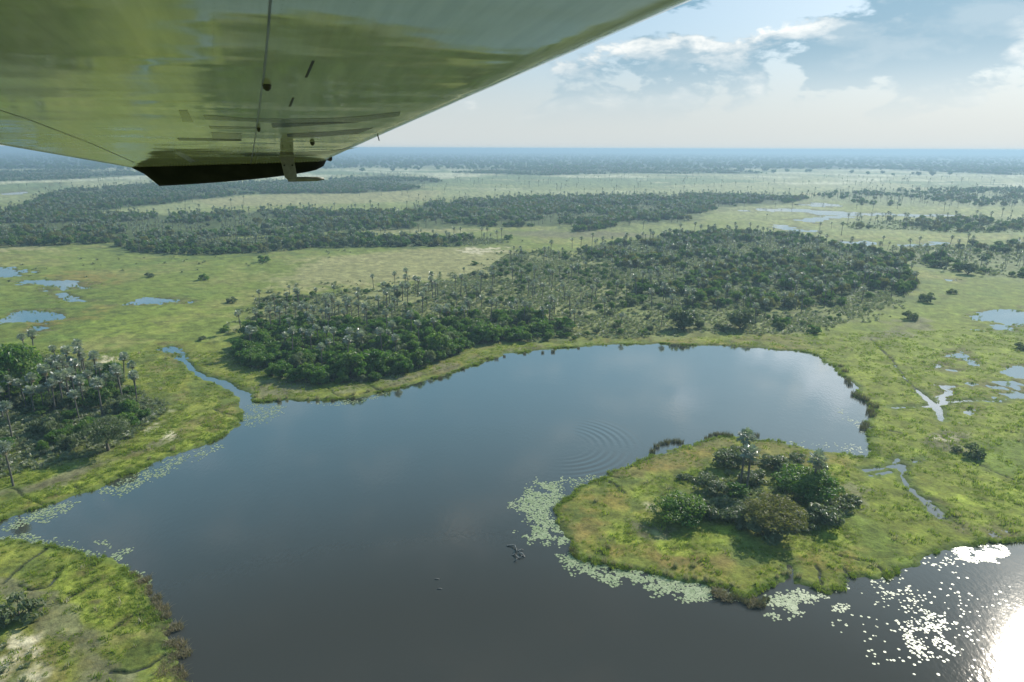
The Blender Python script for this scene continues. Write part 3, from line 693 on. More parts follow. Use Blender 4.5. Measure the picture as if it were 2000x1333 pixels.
CROWNS = {
 'left': [(43,656),(57,653),(106,680),(126,685),(153,671),(135,703),(182,694),(235,695),(257,712),(259,732),(230,721),(53,728),(42,746),(60,737),(78,759),(113,714),(113,734),(126,730),(97,746),(155,741),(173,730),(189,746),(146,770),(149,685),(162,696),(142,707),(10,791),(9,870),(120,700),(90,722)],
 'grove': [(467,612),(500,607),(527,594),(526,603),(544,605),(556,594),(574,596),(580,567),(590,592),(598,598),(600,613),(608,622),(563,626),(633,583),(645,579),(643,592),(638,607),(661,592),(675,580),(676,592),(673,609),(700,565),(699,575),(699,592),(715,598),(739,581),(753,571),(755,609),(764,597),(771,584),(775,563),(793,594),(795,557),(802,613),(815,545),(483,643),(500,643),(554,655),(567,647),(588,647),(605,647),(620,639),(635,643),(651,645),(626,676),(644,666),(678,664),(682,645),(703,647),(706,653),(743,645),(756,649),(773,660),(768,634),(817,632),
  (844,544),(899,540),(938,534),(965,521),(961,533),(1001,524),(1018,528),(1032,544),(1043,548),(1074,528),(1078,530),(1130,518),(860,602),(871,604),(880,598),(912,588),(908,602),(940,580),(958,590),(969,586),(997,596),(1011,588),(1023,592),(1073,582),(1084,586),(1062,602),(1074,600),(1104,556),(1115,576),(1134,566),(1148,574),(1156,560),(1182,588),(1124,608),(1212,614),(846,624),(892,608),(824,576),(785,556),(770,562),(685,585),(652,586),(610,600),(585,600)],
 'meadow': [(1076,472),(1118,468),(1135,465),(1157,458),(1177,465),(1222,463),(1062,486),(1019,488),(998,492),(951,447),(979,447),(751,444),(800,444)],
 'right': [(1692,519),(1710,525),(1722,525),(1734,525),(1746,528),(1758,530),(1437,534),(1422,558),(1467,579),(1557,576),(1569,573),(1533,573),(1626,558),(1614,567),(1647,545),(1479,597),(1497,588),(1404,573),(1293,603),(1254,531),(1272,531),(1287,525),(1224,555),(1302,561),(1275,567),(1356,567),(1488,567),(1389,498),(1470,519),(1545,519),(1584,516),(1557,540),(1584,549),(1599,552),(1365,546),(1512,504),(1671,492),(1314,579)],
}
LAB_PALM = {
 'left': ('silvery fan palm in the thicket beside the left channel bank', 'palms of the thicket left of the channel'),
 'grove': ('slender grey-green fan palm in the grove behind the far lake shore', 'palms of the grove on the far shore'),
 'meadow': ('lone fan palm in the open meadow behind the grove', 'palms spaced over the meadow'),
 'right': ('grey-green fan palm rising out of the dense wood right of centre', 'palms of the wood right of centre'),
 'belt': ('small distant fan palm in the woodland belts beyond the meadow', 'palms of the far belts'),
}
def place_thing(name, meshes, loc, rz, s, names, label, cat, group=None):
    e = empty(name, loc, rz, s); e.rotation_euler = (rng.gauss(0, .045), rng.gauss(0, .045), rz) if cat == 'palm' else (0, 0, rz); tag(e, label, cat, group)
    for nm, me in zip(names, meshes): link(nm, me, e)
    return e
def whereabouts(pts):
    """words for front / middle / back and left / centre / right of a stand, by region"""
    by = {}
    for t in pts: by.setdefault(t[4], []).append((math.hypot(t[0], t[1]), math.atan2(t[0], t[1])))
    cut = {}
    for k, v in by.items():
        d = sorted(a for a, _ in v); a = sorted(b for _, b in v); n = len(v)
        cut[k] = (d[n // 3], d[2 * n // 3], a[n // 3], a[2 * n // 3])
    out = []
    for t in pts:
        c = cut[t[4]]; d, a = math.hypot(t[0], t[1]), math.atan2(t[0], t[1])
        out.append((('front', 'middle', 'back')[(d > c[0]) + (d > c[1])], ('left', 'centre', 'right')[(a > c[2]) + (a > c[3])]))
    return out
rng = random.Random(5)
palm_pts = []     # x, y, variant, scale, region
for k, lst in CROWNS.items():
    for cx, cy in lst:
        v = rng.randrange(5); sc = rng.uniform(.58, .86)
        if k == 'left': sc *= 1.12
        p = gp(cx, cy, PALM_H[v] * sc + LAND); palm_pts.append((p[0], p[1], v, sc, k))
for k, P, dens in (('left', poly([(-200, 720), (0, 712), (120, 720), (250, 765), (240, 800), (100, 810), (-200, 850)]), 1 / 60), ('right', WOODS['right'], 1 / 150), ('grove', WOODS['palmgrove'], 1 / 420), ('belt', WOODS['beltb'], 1 / 190), ('belt', WOODS['belta'], 1 / 110), ('belt', WOODS['beltc'], 1 / 230),
                   ('belt', WOODS['righta'], 1 / 420), ('belt', WOODS['rightb'], 1 / 260), ('belt', WOODS['rightc'], 1 / 420), ('belt', WOODS['beltd'], 1 / 420), ('belt', WOODS['belte'], 1 / 700), ('belt', WOODS['beltf'], 1 / 500), ('belt', WOODS['beltg'], 1/700)):
    for x, y in on_land(sample(P, dens, 4.0), 2.0):
        palm_pts.append((x, y, rng.randrange(6), rng.uniform(.45, .82), k))
# single palms strewn over the plains
strew = poly([(0, 470), (0, 350), (2000, 345), (2000, 470)])
q = on_land(sample(strew, 1 / 5200), 4.0)
for x, y in q: palm_pts.append((x, y, rng.randrange(6), rng.uniform(.5, .9), 'belt'))
palm_pts.sort(key=lambda t: t[0]**2 + t[1]**2)
near = []; far = []
for t in palm_pts:
    pp, w = project([(t[0], t[1], 10.0)])
    (near if len(near) < 290 and -20 < pp[0, 0] < 2020 and pp[0, 1] < 1340 and w[0] > 0 else far).append(t)
for (x, y, v, sc, k), (fb, lr) in zip(near, whereabouts(near)):
    l, gname = LAB_PALM[k]; l = l + ', %s row, %s third' % (fb, lr)
    place_thing('fan_palm', PALMS[v], (x, y, LAND - .1), rng.uniform(0, 6.28), sc, ('trunk', 'crown'), l, 'palm', gname)
PJ = [joined('palm_source', p) for p in PALMS]
scatter('palm_woodland', [(t[0], t[1], LAND - .1) for t in far], [t[3] for t in far], [t[2] for t in far], PJ, 'mass of distant fan palms in belts across the plain')

# island palms, each told apart
for (cx, cy, v, l) in ((1456, 852, 0, 'tallest fan palm at the back of the islet, crown against the water'), (1466, 884, 3, 'fan palm standing just in front of the tallest palm on the islet'),
                       (1590, 899, 5, 'shorter fan palm above the dark trees at the right end of the islet')):
    p = gp(cx, cy, PALM_H[v] + LAND)
    place_thing('fan_palm', PALMS[v], (p[0], p[1], LAND - .1), rng.uniform(0, 6.28), 1.0, ('trunk', 'crown'), l, 'palm', 'palms of the islet')

# ---- broadleaf trees and bushes told apart one by one: base pixel, width in photo pixels
SINGLE = [
 ('big0', 1328, 1025, 108, 'rounded dark green tree at the left end of the islet wood'), ('aca0', 1512, 1052, 128, 'olive flat-topped acacia at the front of the islet wood'),
 ('big1', 1575, 985, 112, 'tall deep green tree at the right of the islet wood'), ('big2', 1418, 1020, 88, 'grey-green tree between the dark left tree and the acacia on the islet'),
 ('tree3', 1500, 1062, 80, 'low dark tree under the olive acacia on the islet'), ('tree3', 1612, 1032, 78, 'rounded grey-green bush at the right front of the islet wood'),
 ('tree0', 1440, 975, 52, 'bright green bush in the middle of the islet wood'), ('tree3', 1425, 918, 70, 'grey-green thicket at the back left of the islet wood'),
 ('tree3', 1512, 922, 56, 'dark rounded tree at the back of the islet between the palms'), ('bush1', 1380, 945, 46, 'grey-green shrub at the upper left of the islet wood'),
 ('bush1', 1338, 942, 34, 'small shrub standing apart at the left of the islet wood'), ('tree1', 1545, 950, 66, 'deep green tree behind the tall right tree on the islet'),
 ('tree3', 1390, 970, 60, 'grey-green shrub left of the middle of the islet'), ('tree3', 1470, 950, 56, 'grey-green shrub below the two tall islet palms'),
 ('tree3', 1385, 1018, 62, 'dark shrub right of the rounded left tree on the islet'), ('bush1', 1640, 1000, 56, 'leafy shrub at the right edge of the islet wood'),
 ('tree1', 1610, 970, 62, 'deep green tree at the far right of the islet wood'), ('bush2', 1660, 985, 40, 'small pale shrub at the right rim of the islet wood'),
 ('tree3', 1478, 1005, 60, 'grey-green shrub behind the olive acacia on the islet'), ('tree3', 1540, 1020, 56, 'dark shrub behind the right half of the acacia'),
 ('bush2', 1455, 1035, 48, 'low shrub at the front left of the acacia'), ('bush1', 1560, 905, 40, 'shrub beside the trunk of the shorter islet palm'),
 ('tree3', 1448, 900, 50, 'grey shrub at the foot of the tallest islet palm'), ('bush1', 1600, 920, 36, 'small shrub behind the right islet trees'),
 ('bush1', 1580, 1040, 40, 'shrub between the acacia and the right front bush'), ('bush2', 1350, 990, 36, 'shrub at the back of the rounded left tree'),
 ('bush1', 1898, 895, 46, 'dark round bush on the ring of bright grass in the right marsh'), ('bush2', 1866, 884, 20, 'tiny bush beside the dark round bush in the right marsh'),
 ('bush1', 38, 1218, 92, 'dark bush on the spit at the lower left corner'), ('big1', 15, 800, 150, 'large spreading tree at the left edge behind the silvery palms'),
 ('aca1', 212, 892, 96, 'dark flat-topped tree casting a long shadow on the left bank'), ('aca0', 110, 478, 32, 'umbrella-shaped tree alone at the edge of the left plain'),
 ('bush0', 401, 550, 26, 'round bright bush alone on the left meadow'), ('bush1', 291, 544, 19, 'small dark bush left of the round meadow bush'), ('bush0', 516, 516, 28, 'wide green bush on the meadow below the woodland belt'),
 ('bush0', 437, 651, 25, 'round dark bush left of the far shore wood'), ('bush1', 454, 594, 22, 'grey bush on the meadow left of the palm grove'), ('bush1', 396, 667, 18, 'small bush beside the head of the channel'),
 ('bush0', 1586, 655, 32, 'round dark bush alone at the right end of the far shore'), ('bush1', 1775, 628, 33, 'wide dark bush alone on the right marsh'), ('bush1', 1812, 594, 36, 'pair-like wide bush on the right marsh behind the lone one'),
 ('bush1', 1859, 576, 18, 'small bush furthest out on the right marsh'), ('tree0', 625, 756, 44, 'bright round tree standing out at the shore edge of the wood'), ('tree0', 730, 738, 72, 'wide bright green tree at the shore edge of the wood'),
 ('tree1', 688, 745, 64, 'green tree between the two bright shore trees'), ('tree1', 858, 702, 58, 'rounded green tree at the right end of the dense shore wood'), ('bush0', 925, 520, 16, 'small dark bush on the dry meadow behind the grove'),
 ('tree3', 1890, 540, 34, 'dark tree standing in the thin bush at the right edge'), ('bush1', 1992, 685, 26, 'dark bush cut by the right edge between the white pools'), ('bush0', 995, 470, 20, 'dark round tree at the end of the nearer woodland belt'),
 ('tree3', 1335, 650, 60, 'dark shaggy tree on the scrubby far shore'), ('tree3', 1445, 648, 56, 'second dark shaggy tree on the scrubby far shore'), ('bush0', 1530, 640, 38, 'green bush right of the shaggy trees on the far shore'), ('bush0', 1255, 655, 22, 'small dark bush left of the shaggy trees on the far shore'),
 ('bush1', 1552, 1038, 30, 'low bush tucked behind the right front islet bush')]
PROT = {'big': (BIGTREES, 12.0, 'broadleaf_tree', 'tree'), 'aca': (ACACIAS, 14.0, 'acacia_tree', 'tree'), 'tree': (TREES, 8.0, 'broadleaf_tree', 'tree'), 'bush': (BUSHES, 4.0, 'bush', 'bush')}
for code, bx, by, wpx, l in SINGLE:
    fam, v = code[:-1], int(code[-1]); pr, w0, nm, cat = PROT[fam]
    p = gp(bx, by - wpx * .12); s = wpx * mpp(bx, by) / w0
    sz = s * rng.uniform(.97, 1.03)
    place_thing(nm, pr[v], (p[0], p[1], LAND - .1), rng.uniform(0, 6.28), (sz, sz, sz * (.68 if 1300 < bx < 1680 and by > 880 else 1.0)), ('trunk', 'crown'), l, cat)

tree_pts = []   # x, y, variant, scale, region
def addt(P, dens, mind, s0, s1, reg, var=(0, 1, 2, 3), clump=None):
    for x, y in on_land(sample(P, dens, mind, clump), 1.5):
        tree_pts.append((x, y, rng.choice(var), rng.uniform(s0, s1), reg))
addt(WOODS['shore'], 1 / 9, 2.8, .38, 1.05, 'shore', (0, 1, 2, 0, 1, 2, 0, 3))
addt(WOODS['left'], 1 / 16, 3.0, .45, .95, 'left', (0, 1, 2, 3), (16.0, .42, .52))
addt(WOODS['right'], 1 / 24, 2.8, .30, 1.0, 'right', (0, 1, 2, 0, 3, 4), (26.0, .40, .54))
addt(WOODS['palmgrove'], 1 / 42, 3.0, .25, .60, 'grove', (0, 1, 2, 3), (30.0, .42, .56))
addt(WOODS['rightscrub'], 1 / 150, 4.0, .3, .6, 'right', (0, 3))
for k, dn in (('beltb', 1 / 34), ('belta', 1 / 30), ('beltc', 1 / 50), ('righta', 1 / 190), ('rightb', 1 / 110), ('rightc', 1 / 130), ('beltd', 1 / 110), ('belte', 1 / 130), ('beltf', 1 / 150), ('beltg', 1 / 170)):
    addt(WOODS[k], dn, 3.6, .55, 1.15, 'belt', (0, 1, 2, 0, 3, 4), (45.0, .40, .53) if k in ('beltb', 'beltc') else (80.0, .40, .56))
LAB_TREE = {'shore': ('leafy green tree in the dense wood along the far shore', 'trees of the far shore wood'), 'left': ('leafy green tree among the silvery palms on the left bank', 'trees of the left thicket'),
 'right': ('rounded tree in the mixed wood right of centre', 'trees of the wood right of centre'), 'grove': ('low green tree among the scrub of the palm grove', 'trees of the palm grove'), 'belt': ('small distant tree in the woodland belts beyond the meadow', 'trees of the far belts')}
tree_pts.sort(key=lambda t: t[0]**2 + t[1]**2)
near = []; farT = []
for t in tree_pts:
    pp, w = project([(t[0], t[1], 2.0)])
    (near if len(near) < 260 and -20 < pp[0, 0] < 2020 and w[0] > 0 else farT).append(t)
for (x, y, v, sc, k), (fb, lr) in zip(near, whereabouts(near)):
    l, gname = LAB_TREE[k]; l = l + ', %s row, %s third' % (fb, lr)
    place_thing('broadleaf_tree', TREES[v], (x, y, LAND - .1), rng.uniform(0, 6.28), (sc, sc, sc * rng.uniform(.85, 1.25)), ('trunk', 'crown'), l, 'tree', gname)
TJ = [joined('tree_source', p) for p in TREES]
sc3 = [(t[3], t[3], t[3] * rng.uniform(.85, 1.25)) for t in farT]
scatter('broadleaf_woodland', [(t[0], t[1], LAND - .1) for t in farT], sc3, [t[2] for t in farT], TJ, 'mass of distant broadleaf trees in belts across the plain')

# far woodland below the horizon: only treetops show
fq = []
for _ in range(12000):
    r = math.exp(rng.uniform(math.log(2500), math.log(11000))); a = radians(rng.uniform(-46, 46)); fq.append((r * sin(a), r * cos(a)))
fq = np.array(fq); kk = sstep(np.hypot(fq[:, 0], fq[:, 1]) + (fbm(fq[:, 0], fq[:, 1], 700.0, 6, 61) - .5) * 1400, 2800, 3200) + .12 * (fbm(fq[:, 0], fq[:, 1], 260.0, 5, 71) > .55)
fq = fq[NPR.random(len(fq)) < kk]
scatter('horizon_woodland', np.c_[fq, np.full(len(fq), LAND - .2)], NPR.uniform(1.3, 2.6, len(fq)), NPR.integers(0, 4, len(fq)), TJ, 'blue-green woodland closing the plain under the horizon')

# ---- dwarf palm scrub
scrub = []
def adds(P, dens, mind, reg, s0=.55, s1=1.25, clump=None):
    for x, y in on_land(sample(P, dens, mind, clump), 1.0): scrub.append((x, y, rng.randrange(4), rng.uniform(s0, s1), reg))
adds(WOODS['palmgrove'], 1 / 3.4, 1.5, 'grove', .6, 1.6, (18.0, .26, .50)); adds(WOODS['rightscrub'], 1 / 3.6, 1.6, 'right', .6, 1.4, (16.0, .24, .5)); adds(WOODS['leftscrub'], 1 / 2.2, 1.1, 'left', .6, 1.3)
adds(WOODS['right'], 1 / 10, 1.6, 'right', .7, 1.5); adds(WOODS['left'], 1 / 5, 1.4, 'left', .6, 1.3); adds(WOODS['shore'], 1 / 14, 2.0, 'grove')
adds(WOODS['belta'], 1 / 14, 2.0, 'belt', .9, 1.8); adds(WOODS['rightc'], 1 / 16, 2.0, 'belt', .8, 1.8, (60.0, .35, .6)); adds(WOODS['rightb'], 1 / 40, 2.0, 'belt', .9, 1.8)
adds(poly([(420, 660), (500, 560), (760, 545), (900, 530), (980, 490), (1180, 480), (1260, 540), (1000, 560), (760, 575), (520, 590), (470, 660)]), 1 / 30, 2.0, 'grove', .5, 1.4, (14.0, .42, .58))
adds(poly([(1500, 650), (1700, 585), (1800, 580), (1740, 620), (1620, 650)]), 1 / 14, 1.8, 'right', .5, 1.2, (12.0, .40, .55))
adds(poly([(0, 510), (300, 500), (700, 480), (1000, 470), (1060, 470), (1000, 480), (700, 500), (300, 540), (0, 560)]), 1 / 160, 3.0, 'belt', .5, 1.3, (22.0, .45, .6))
adds(poly([(-100, 1240), (60, 1270), (70, 1340), (40, 1400), (-100, 1400)]), 1 / 4.0, 1.0, 'spit', .4, .8)
adds(poly([(1370, 930), (1440, 900), (1560, 905), (1660, 975), (1640, 1010), (1400, 1010), (1350, 960)]), 1 / 5.0, 1.4, 'islet', .7, 1.3)
LAB_SCR = {'grove': ('grey-green dwarf palm clump in the scrub of the palm grove', 'dwarf palms of the grove'), 'right': ('grey-green dwarf palm clump on the scrubby right half of the far shore', 'dwarf palms of the right shore'),
 'left': ('grey-green dwarf palm clump at the edge of the left thicket', 'dwarf palms of the left thicket'), 'belt': ('tiny scrub clump far out on the plain', 'scrub of the plain'), 'spit': ('pale scrub clump on the sandy lower left corner', 'scrub on the lower left corner'),
 'islet': ('dwarf palm clump under the trees of the islet', 'dwarf palms of the islet')}
scrub.sort(key=lambda t: t[0]**2 + t[1]**2)
near = []; fars = []
for t in scrub:
    pp, w = project([(t[0], t[1], .8)])
    (near if len(near) < 290 and -5 < pp[0, 0] < 2005 and pp[0, 1] < 1338 and w[0] > 0 else fars).append(t)
for (x, y, v, sc, k), (fb, lr) in zip(near, whereabouts(near)):
    o = link('dwarf_palm', DWARFS[v]); o.location = (x, y, LAND - .05); o.rotation_euler = (0, 0, rng.uniform(0, 6.28)); o.scale = (sc,) * 3
    tag(o, LAB_SCR[k][0] + ', %s row, %s third' % (fb, lr), 'shrub', LAB_SCR[k][1])
DO = [bpy.data.objects.new('dwarf_source', m) for m in DWARFS]
scatter('scrub', [(t[0], t[1], LAND - .05) for t in fars], [t[3] for t in fars], [t[2] for t in fars], DO, 'grey-green scrub scattered between the palms')

# ---- turf tufts and shore sedge
tq = sample(poly([(-60, 1340), (-60, 680), (500, 690), (1150, 665), (2060, 640), (2060, 1080), (1700, 1140), (1450, 1180), (1050, 1080), (1000, 690), (500, 800), (480, 850), (0, 1040), (380, 1120), (380, 1345)]), 1.0)
s_, p_ = land_height(tq[:, 0], tq[:, 1]); sl_ = np.minimum(s_, p_)
m_ = (sl_ > .7) & (fbm(tq[:, 0], tq[:, 1], 4.0, 3, 101) > .46); tq, sl_ = tq[m_], sl_[m_]
TO = [bpy.data.objects.new('tuft_source', m) for m in TUFTS]
pk = np.where(NPR.random(len(tq)) < .94, NPR.integers(0, 3, len(tq)), 3)
scatter('grass', np.c_[tq, np.full(len(tq), LAND - .03)], NPR.uniform(.5, 1.2, len(tq)) * (1 + 1.1 * (NPR.random(len(tq)) < .12)), pk, TO, 'short marsh grass tufts on the turf beside the lagoon')
def shore_points(n_, lo, hi, region):
    q = NPR.uniform(region.min(0), region.max(0), (n_, 2)); sl = -sdf(q[:, 0], q[:, 1], LAKE, 90.0) + np.clip((fbm(q[:, 0], q[:, 1], 5.0, 4, 3) - .5) * 4.2 + (fbm(q[:, 0], q[:, 1], 1.6, 2, 5) - .5) * 1.4, -2.2, 2.2)
    s, p = land_height(q[:, 0], q[:, 1]); sl = np.where(np.minimum(s, p) < -.1, -9, sl)
    return q[(sl > lo) & (sl < hi)]
sq = shore_points(300000, -.15, 1.1, np.array([[-130, 70], [190, 300]]))
sq = sq[fbm(sq[:, 0], sq[:, 1], 5.0, 3, 111) > .47]
lush = np.concatenate([sample(P, 1.1) for P, a in LUSH[:12]]); lush = on_land(lush, 1.0)
pq = []
for P, a in PONDS[:18]:
    c = NPR.uniform(P.min(0) - 2 * a, P.max(0) + 2 * a, (int(np.prod(P.max(0) - P.min(0) + 4 * a) * (.5 if a < 2 else .22)), 2))
    s1, p1 = land_height(c[:, 0], c[:, 1]); pq.append(c[(p1 < a * .5) & (p1 > -a * .5) & (fbm(c[:, 0], c[:, 1], 5.0, 3, 171) > .5)])
pq = np.concatenate(pq)
lush = np.concatenate([lush, pq])
allq = np.concatenate([sq, lush])
SO = [bpy.data.objects.new('sedge_source', m) for m in SEDGES]
scatter('sedge', np.c_[allq, np.full(len(allq), .12)], np.concatenate([NPR.uniform(.45, 1.1, len(sq)), NPR.uniform(.5, 1.0, len(lush))]), NPR.integers(0, 3, len(allq)), SO, 'bright sedge fringe along the water and in lush patches')
print('COUNTS palms', len(palm_pts), 'trees', len(tree_pts), 'scrub', len(scrub), 'tufts', len(tq), 'sedge', len(allq), 'far', len(fq))

# ------------------------------------------------------------------ aircraft wing overhead
def build_wing():
    az, bk, bc = radians(-20.0), radians(5.6), radians(0.2)
    s = Vector((sin(az) * cos(bk), cos(az) * cos(bk), -sin(bk)))
    c = Vector((sin(az + pi / 2) * cos(bc), cos(az + pi / 2) * cos(bc), sin(bc)))
    n = c.cross(s).normalized(); c = s.cross(n).normalized()
    M4 = Matrix((c, s, n)).transposed().to_4x4(); M4.translation = (0, 0, CAM_Z)
    Minv = np.array(Matrix((c, s, n)))          # world direction -> local
    def loc(x, y, k):
        d = Minv @ rays(x, y); t = k / d[2]; return np.array((d[0] * t, d[1] * t))
    a_ = loc(648, 318, 1.0); b_ = loc(258, 328, 1.0); H = 1.2 / (a_[0] - b_[0])
    wp = lambda x, y, off=0.0: np.append(loc(x, y, H - off), H - off)
    le0, le1 = wp(1490, 2), wp(655, 316); te0, te1 = wp(0, 283), wp(258, 328)
    tip = le1[1]
    def LE(a): return le1[0] + (le0[0] - le1[0]) * (a - le1[1]) / (le0[1] - le1[1])
    def TE(a):
        a = max(a, te0[1] - .12); return te1[0] + (te0[0] - te1[0]) * (a - te1[1]) / (te0[1] - te1[1])
    root = bpy.data.objects.new('aircraft_wing', None); COL.objects.link(root); root.matrix_world = M4
    tag(root, 'polished metal underside of a light aircraft wing across the top left', 'wing')
    # skin: airfoil loft
    mm, t, b = mat('polished_skin')
    tcn = t.node('ShaderNodeTexCoord'); oc = tcn.outputs['Object']
    mp = t.node('ShaderNodeMapping'); t.l.new(oc, mp.inputs[0]); mp.inputs['Scale'].default_value = (1.1, 2.2, 1.0)
    streak = t.node('ShaderNodeMapping'); t.l.new(oc, streak.inputs[0]); streak.inputs['Scale'].default_value = (14.0, 1.2, 1.0)
    sn = t.noise(streak.outputs[0], 2.0, 5.0, 0.6)
    t.set(b.inputs['Base Color'], t.mix(t.ramp(sn, 0.3, 0.75), (0.63, 0.67, 0.68), (0.76, 0.78, 0.80)))
    b.inputs['Metallic'].default_value = 0.28; b.inputs['Specular IOR Level'].default_value = 0.8
    t.set(b.inputs['Roughness'], t.math('MULTIPLY_ADD', t.ramp(t.noise(oc, 3.0, 4.0), 0.3, 0.75), 0.09, 0.05))
    hh = t.math('ADD', t.math('MULTIPLY', t.noise(mp.outputs[0], 1.6, 1.0, 0.4), 0.0050), t.math('MULTIPLY', t.noise(mp.outputs[0], 5.0, 1.0, 0.4), 0.0010))
    bp = t.node('ShaderNodeBump', Strength=1.0, Distance=1.0, Height=hh); t.l.new(bp.outputs[0], b.inputs['Normal'])
    na, nu = 90, 34
    tipy = lambda u: te1[1] + (le1[1] - te1[1]) * u
    V = []; aa = np.linspace(0, 1, na)
    prof = []
    for i in range(nu + 1):                      # lower surface TE -> nose
        u = i / nu; u = u if u < .9 else u
        prof.append((u, 0.0 if u < .90 else 0.052 * (1 - math.sqrt(max(0, 1 - ((u - .90) / .10)**2)))))
    for i in range(14):                          # upper surface nose -> TE
        u = 1 - (i + 1) / 14.0
        prof.append((u, .052 + .10 * math.sqrt(max(1 - u, 0)) * (u**.55) * 1.15 if u > .02 else .012))
    for a in aa:
        for u, k in prof:
            y = -1.2 + (tipy(u) + 1.2) * a; x0, x1 = TE(y), LE(y); ch = x1 - x0
            if a == 1: x0, x1 = TE(te1[1]), LE(le1[1]); ch = x1 - x0
            V.append((x0 + u * ch, y, H + k * ch))
    m = len(prof); F = []
    for i in range(na - 1):
        for j in range(m):
            F.append((i * m + j, i * m + (j + 1) % m, (i + 1) * m + (j + 1) % m, (i + 1) * m + j))
    F.append([(na - 1) * m + j for j in range(m)])
    skin = link('skin', mesh('wing_skin', V, F, [mm], True), root)
    # drooped black tip
    mb, t, b = mat('black_tip_paint'); b.inputs['Roughness'].default_value = 0.5; b.inputs['Specular IOR Level'].default_value = 0.06
    t.set(b.inputs['Base Color'], t.mix(t.ramp(t.noise(t.node('ShaderNodeTexCoord').outputs['Object'], 9.0, 4.0), .4, .7), (0.008, 0.010, 0.012), (0.016, 0.018, 0.020)))
    V = []; F = []; k = 24; x0, x1 = TE(te1[1]), LE(le1[1]); ch = x1 - x0
    for i in range(k + 1):
        u = i / k; tip = tipy(u); x = x0 + u * ch * 0.985; dr = (0.150 * (1 - u)**.5) * (1 - .25 * (1 - u)) * (1.0 if u > 0 else .25); sw = .10 * (1 - u)
        nose = 0.052 * ch * (1 - math.sqrt(max(0, 1 - (max(u - .9, 0) / .10)**2)))
        yo = tip + .03 * math.sin(pi * min(u * .5 + .5, 1))
        V += [(x, tip - .012, H - .002 + nose), (x + sw * .35, tip + .03, H - dr * .45 + nose), (x + sw * .8, tip + .075, H - dr * .93 + nose), (x + sw * .85, tip + .10, H - dr + nose),
              (x + sw * .8, tip + .14, H - dr * .6 + nose), (x + sw * .4, tip + .12, H + .07 * ch * math.sqrt(max(1 - u, 0)) * (u**.5) + .01), (x, tip + .0, H + .13 * ch * math.sqrt(max(1 - u, 0)) * (u**.55) + .01)]
    w = 7
    for i in range(k):
        for j in range(w - 1): F.append((i * w + j, (i + 1) * w + j, (i + 1) * w + j + 1, i * w + j + 1))
    F.append(list(range(w))); F.append([k * w + j for j in range(w)][::-1])
    link('wingtip', mesh('wingtip', V, F, [mb], True), root)
    # pitot head on its mast
    mg, t, b = mat('grey_fitting'); b.inputs['Roughness'].default_value = .5; b.inputs['Metallic'].default_value = .3
    t.set(b.inputs['Base Color'], t.mix(t.ramp(t.noise(t.node('ShaderNodeTexCoord').outputs['Object'], 30.0, 4.0), .35, .7), (.16, .155, .13), (.22, .215, .19)))
    def boxy(prof2, w0):
        V = []; F = []; n_ = len(prof2)
        for sgn in (-1, 1):
            for (x, y, z) in prof2: V.append((x, y + sgn * w0, z))
        F.append(list(range(n_))[::-1]); F.append([n_ + i for i in range(n_)])
        for i in range(n_): F.append((i, (i + 1) % n_, n_ + (i + 1) % n_, n_ + i))
        return V, F
    pb = wp(556, 306); x, y = pb[0], pb[1]; q = y / 1333.0 * 1.06
    pz = H
    mastp = [(x - 8 * q, y, pz + .004), (x + 14 * q, y, pz + .004), (x + 17 * q, y, pz - 32 * q), (x + 16 * q, y, pz - 42 * q), (x + 4 * q, y, pz - 42 * q), (x - 3 * q, y, pz - 34 * q)]
    pit = bpy.data.objects.new('pitot_head', None); COL.objects.link(pit); pit.parent = root
    V, F = boxy(mastp, .012); link('mast', mesh('mast', V, F, [mg]), pit)
    g = Geo(); tube(g, [(x + 2 * q, y, pz - 38 * q), (x + 50 * q, y, pz - 38 * q), (x + 62 * q, y, pz - 38 * q)], [4.2 * q, 3.6 * q, 1.6 * q], 10); link('tube', g.build('pitot_tube', [mg], True), pit)
    V, F = boxy([(x - 11 * q, y, pz + .002), (x + 17 * q, y, pz + .002), (x + 16 * q, y, pz - 3 * q), (x - 9 * q, y, pz - 3 * q)], .016); link('mount', mesh('mount', V, F, [mg]), pit)
    md, t, b = mat('black_screw'); b.inputs['Base Color'].default_value = (.01, .01, .01, 1)
    for dxp in (-2, 11):
        g = Geo(); cx, cz = x + dxp * q, pz - 15 * q; g.add([(cx + 1.7 * q * cos(a * pi / 4), y - .0135, cz + 1.7 * q * sin(a * pi / 4)) for a in range(8)], [list(range(8))]); link('screw', g.build('screw', [md]), pit)
    # lap seam, aileron gap, rivet rows
    ms, t, b = mat('seam_edge'); b.inputs['Metallic'].default_value = .9; b.inputs['Roughness'].default_value = .3
    t.set(b.inputs['Base Color'], t.mix(t.ramp(t.noise(t.node('ShaderNodeTexCoord').outputs['Object'], 6.0, 4.0), .35, .7), (.22, .22, .18), (.40, .40, .34)))
    def strip(name, pts, wd, mt, off=.0025):
        P = [wp(px, py, off) for px, py in pts]; V = []; F = []
        for i, p in enumerate(P):
            d = P[min(i + 1, len(P) - 1)] - P[max(i - 1, 0)]; d /= np.linalg.norm(d); sd_ = np.array((d[1], -d[0], 0)) * wd
            V += [p - sd_, p + sd_, p + sd_ + (0, 0, off + .001), p - sd_ + (0, 0, off + .001)]
        for i in range(len(P) - 1):
            o = 4 * i
            for j in range(4): F.append((o + j, o + (j + 1) % 4, o + 4 + (j + 1) % 4, o + 4 + j))
        return link(name, mesh(name, V, F, [mt]), root)
    strip('lap_seam', [(531, -40), (524, 60), (515, 150), (505, 220), (497, 280), (489, 326)], .0022, ms, .0012)
    strip('lap_seam', [(-80, 190), (60, 236), (180, 282), (262, 318)], .002, ms, .001)
    g = Geo()
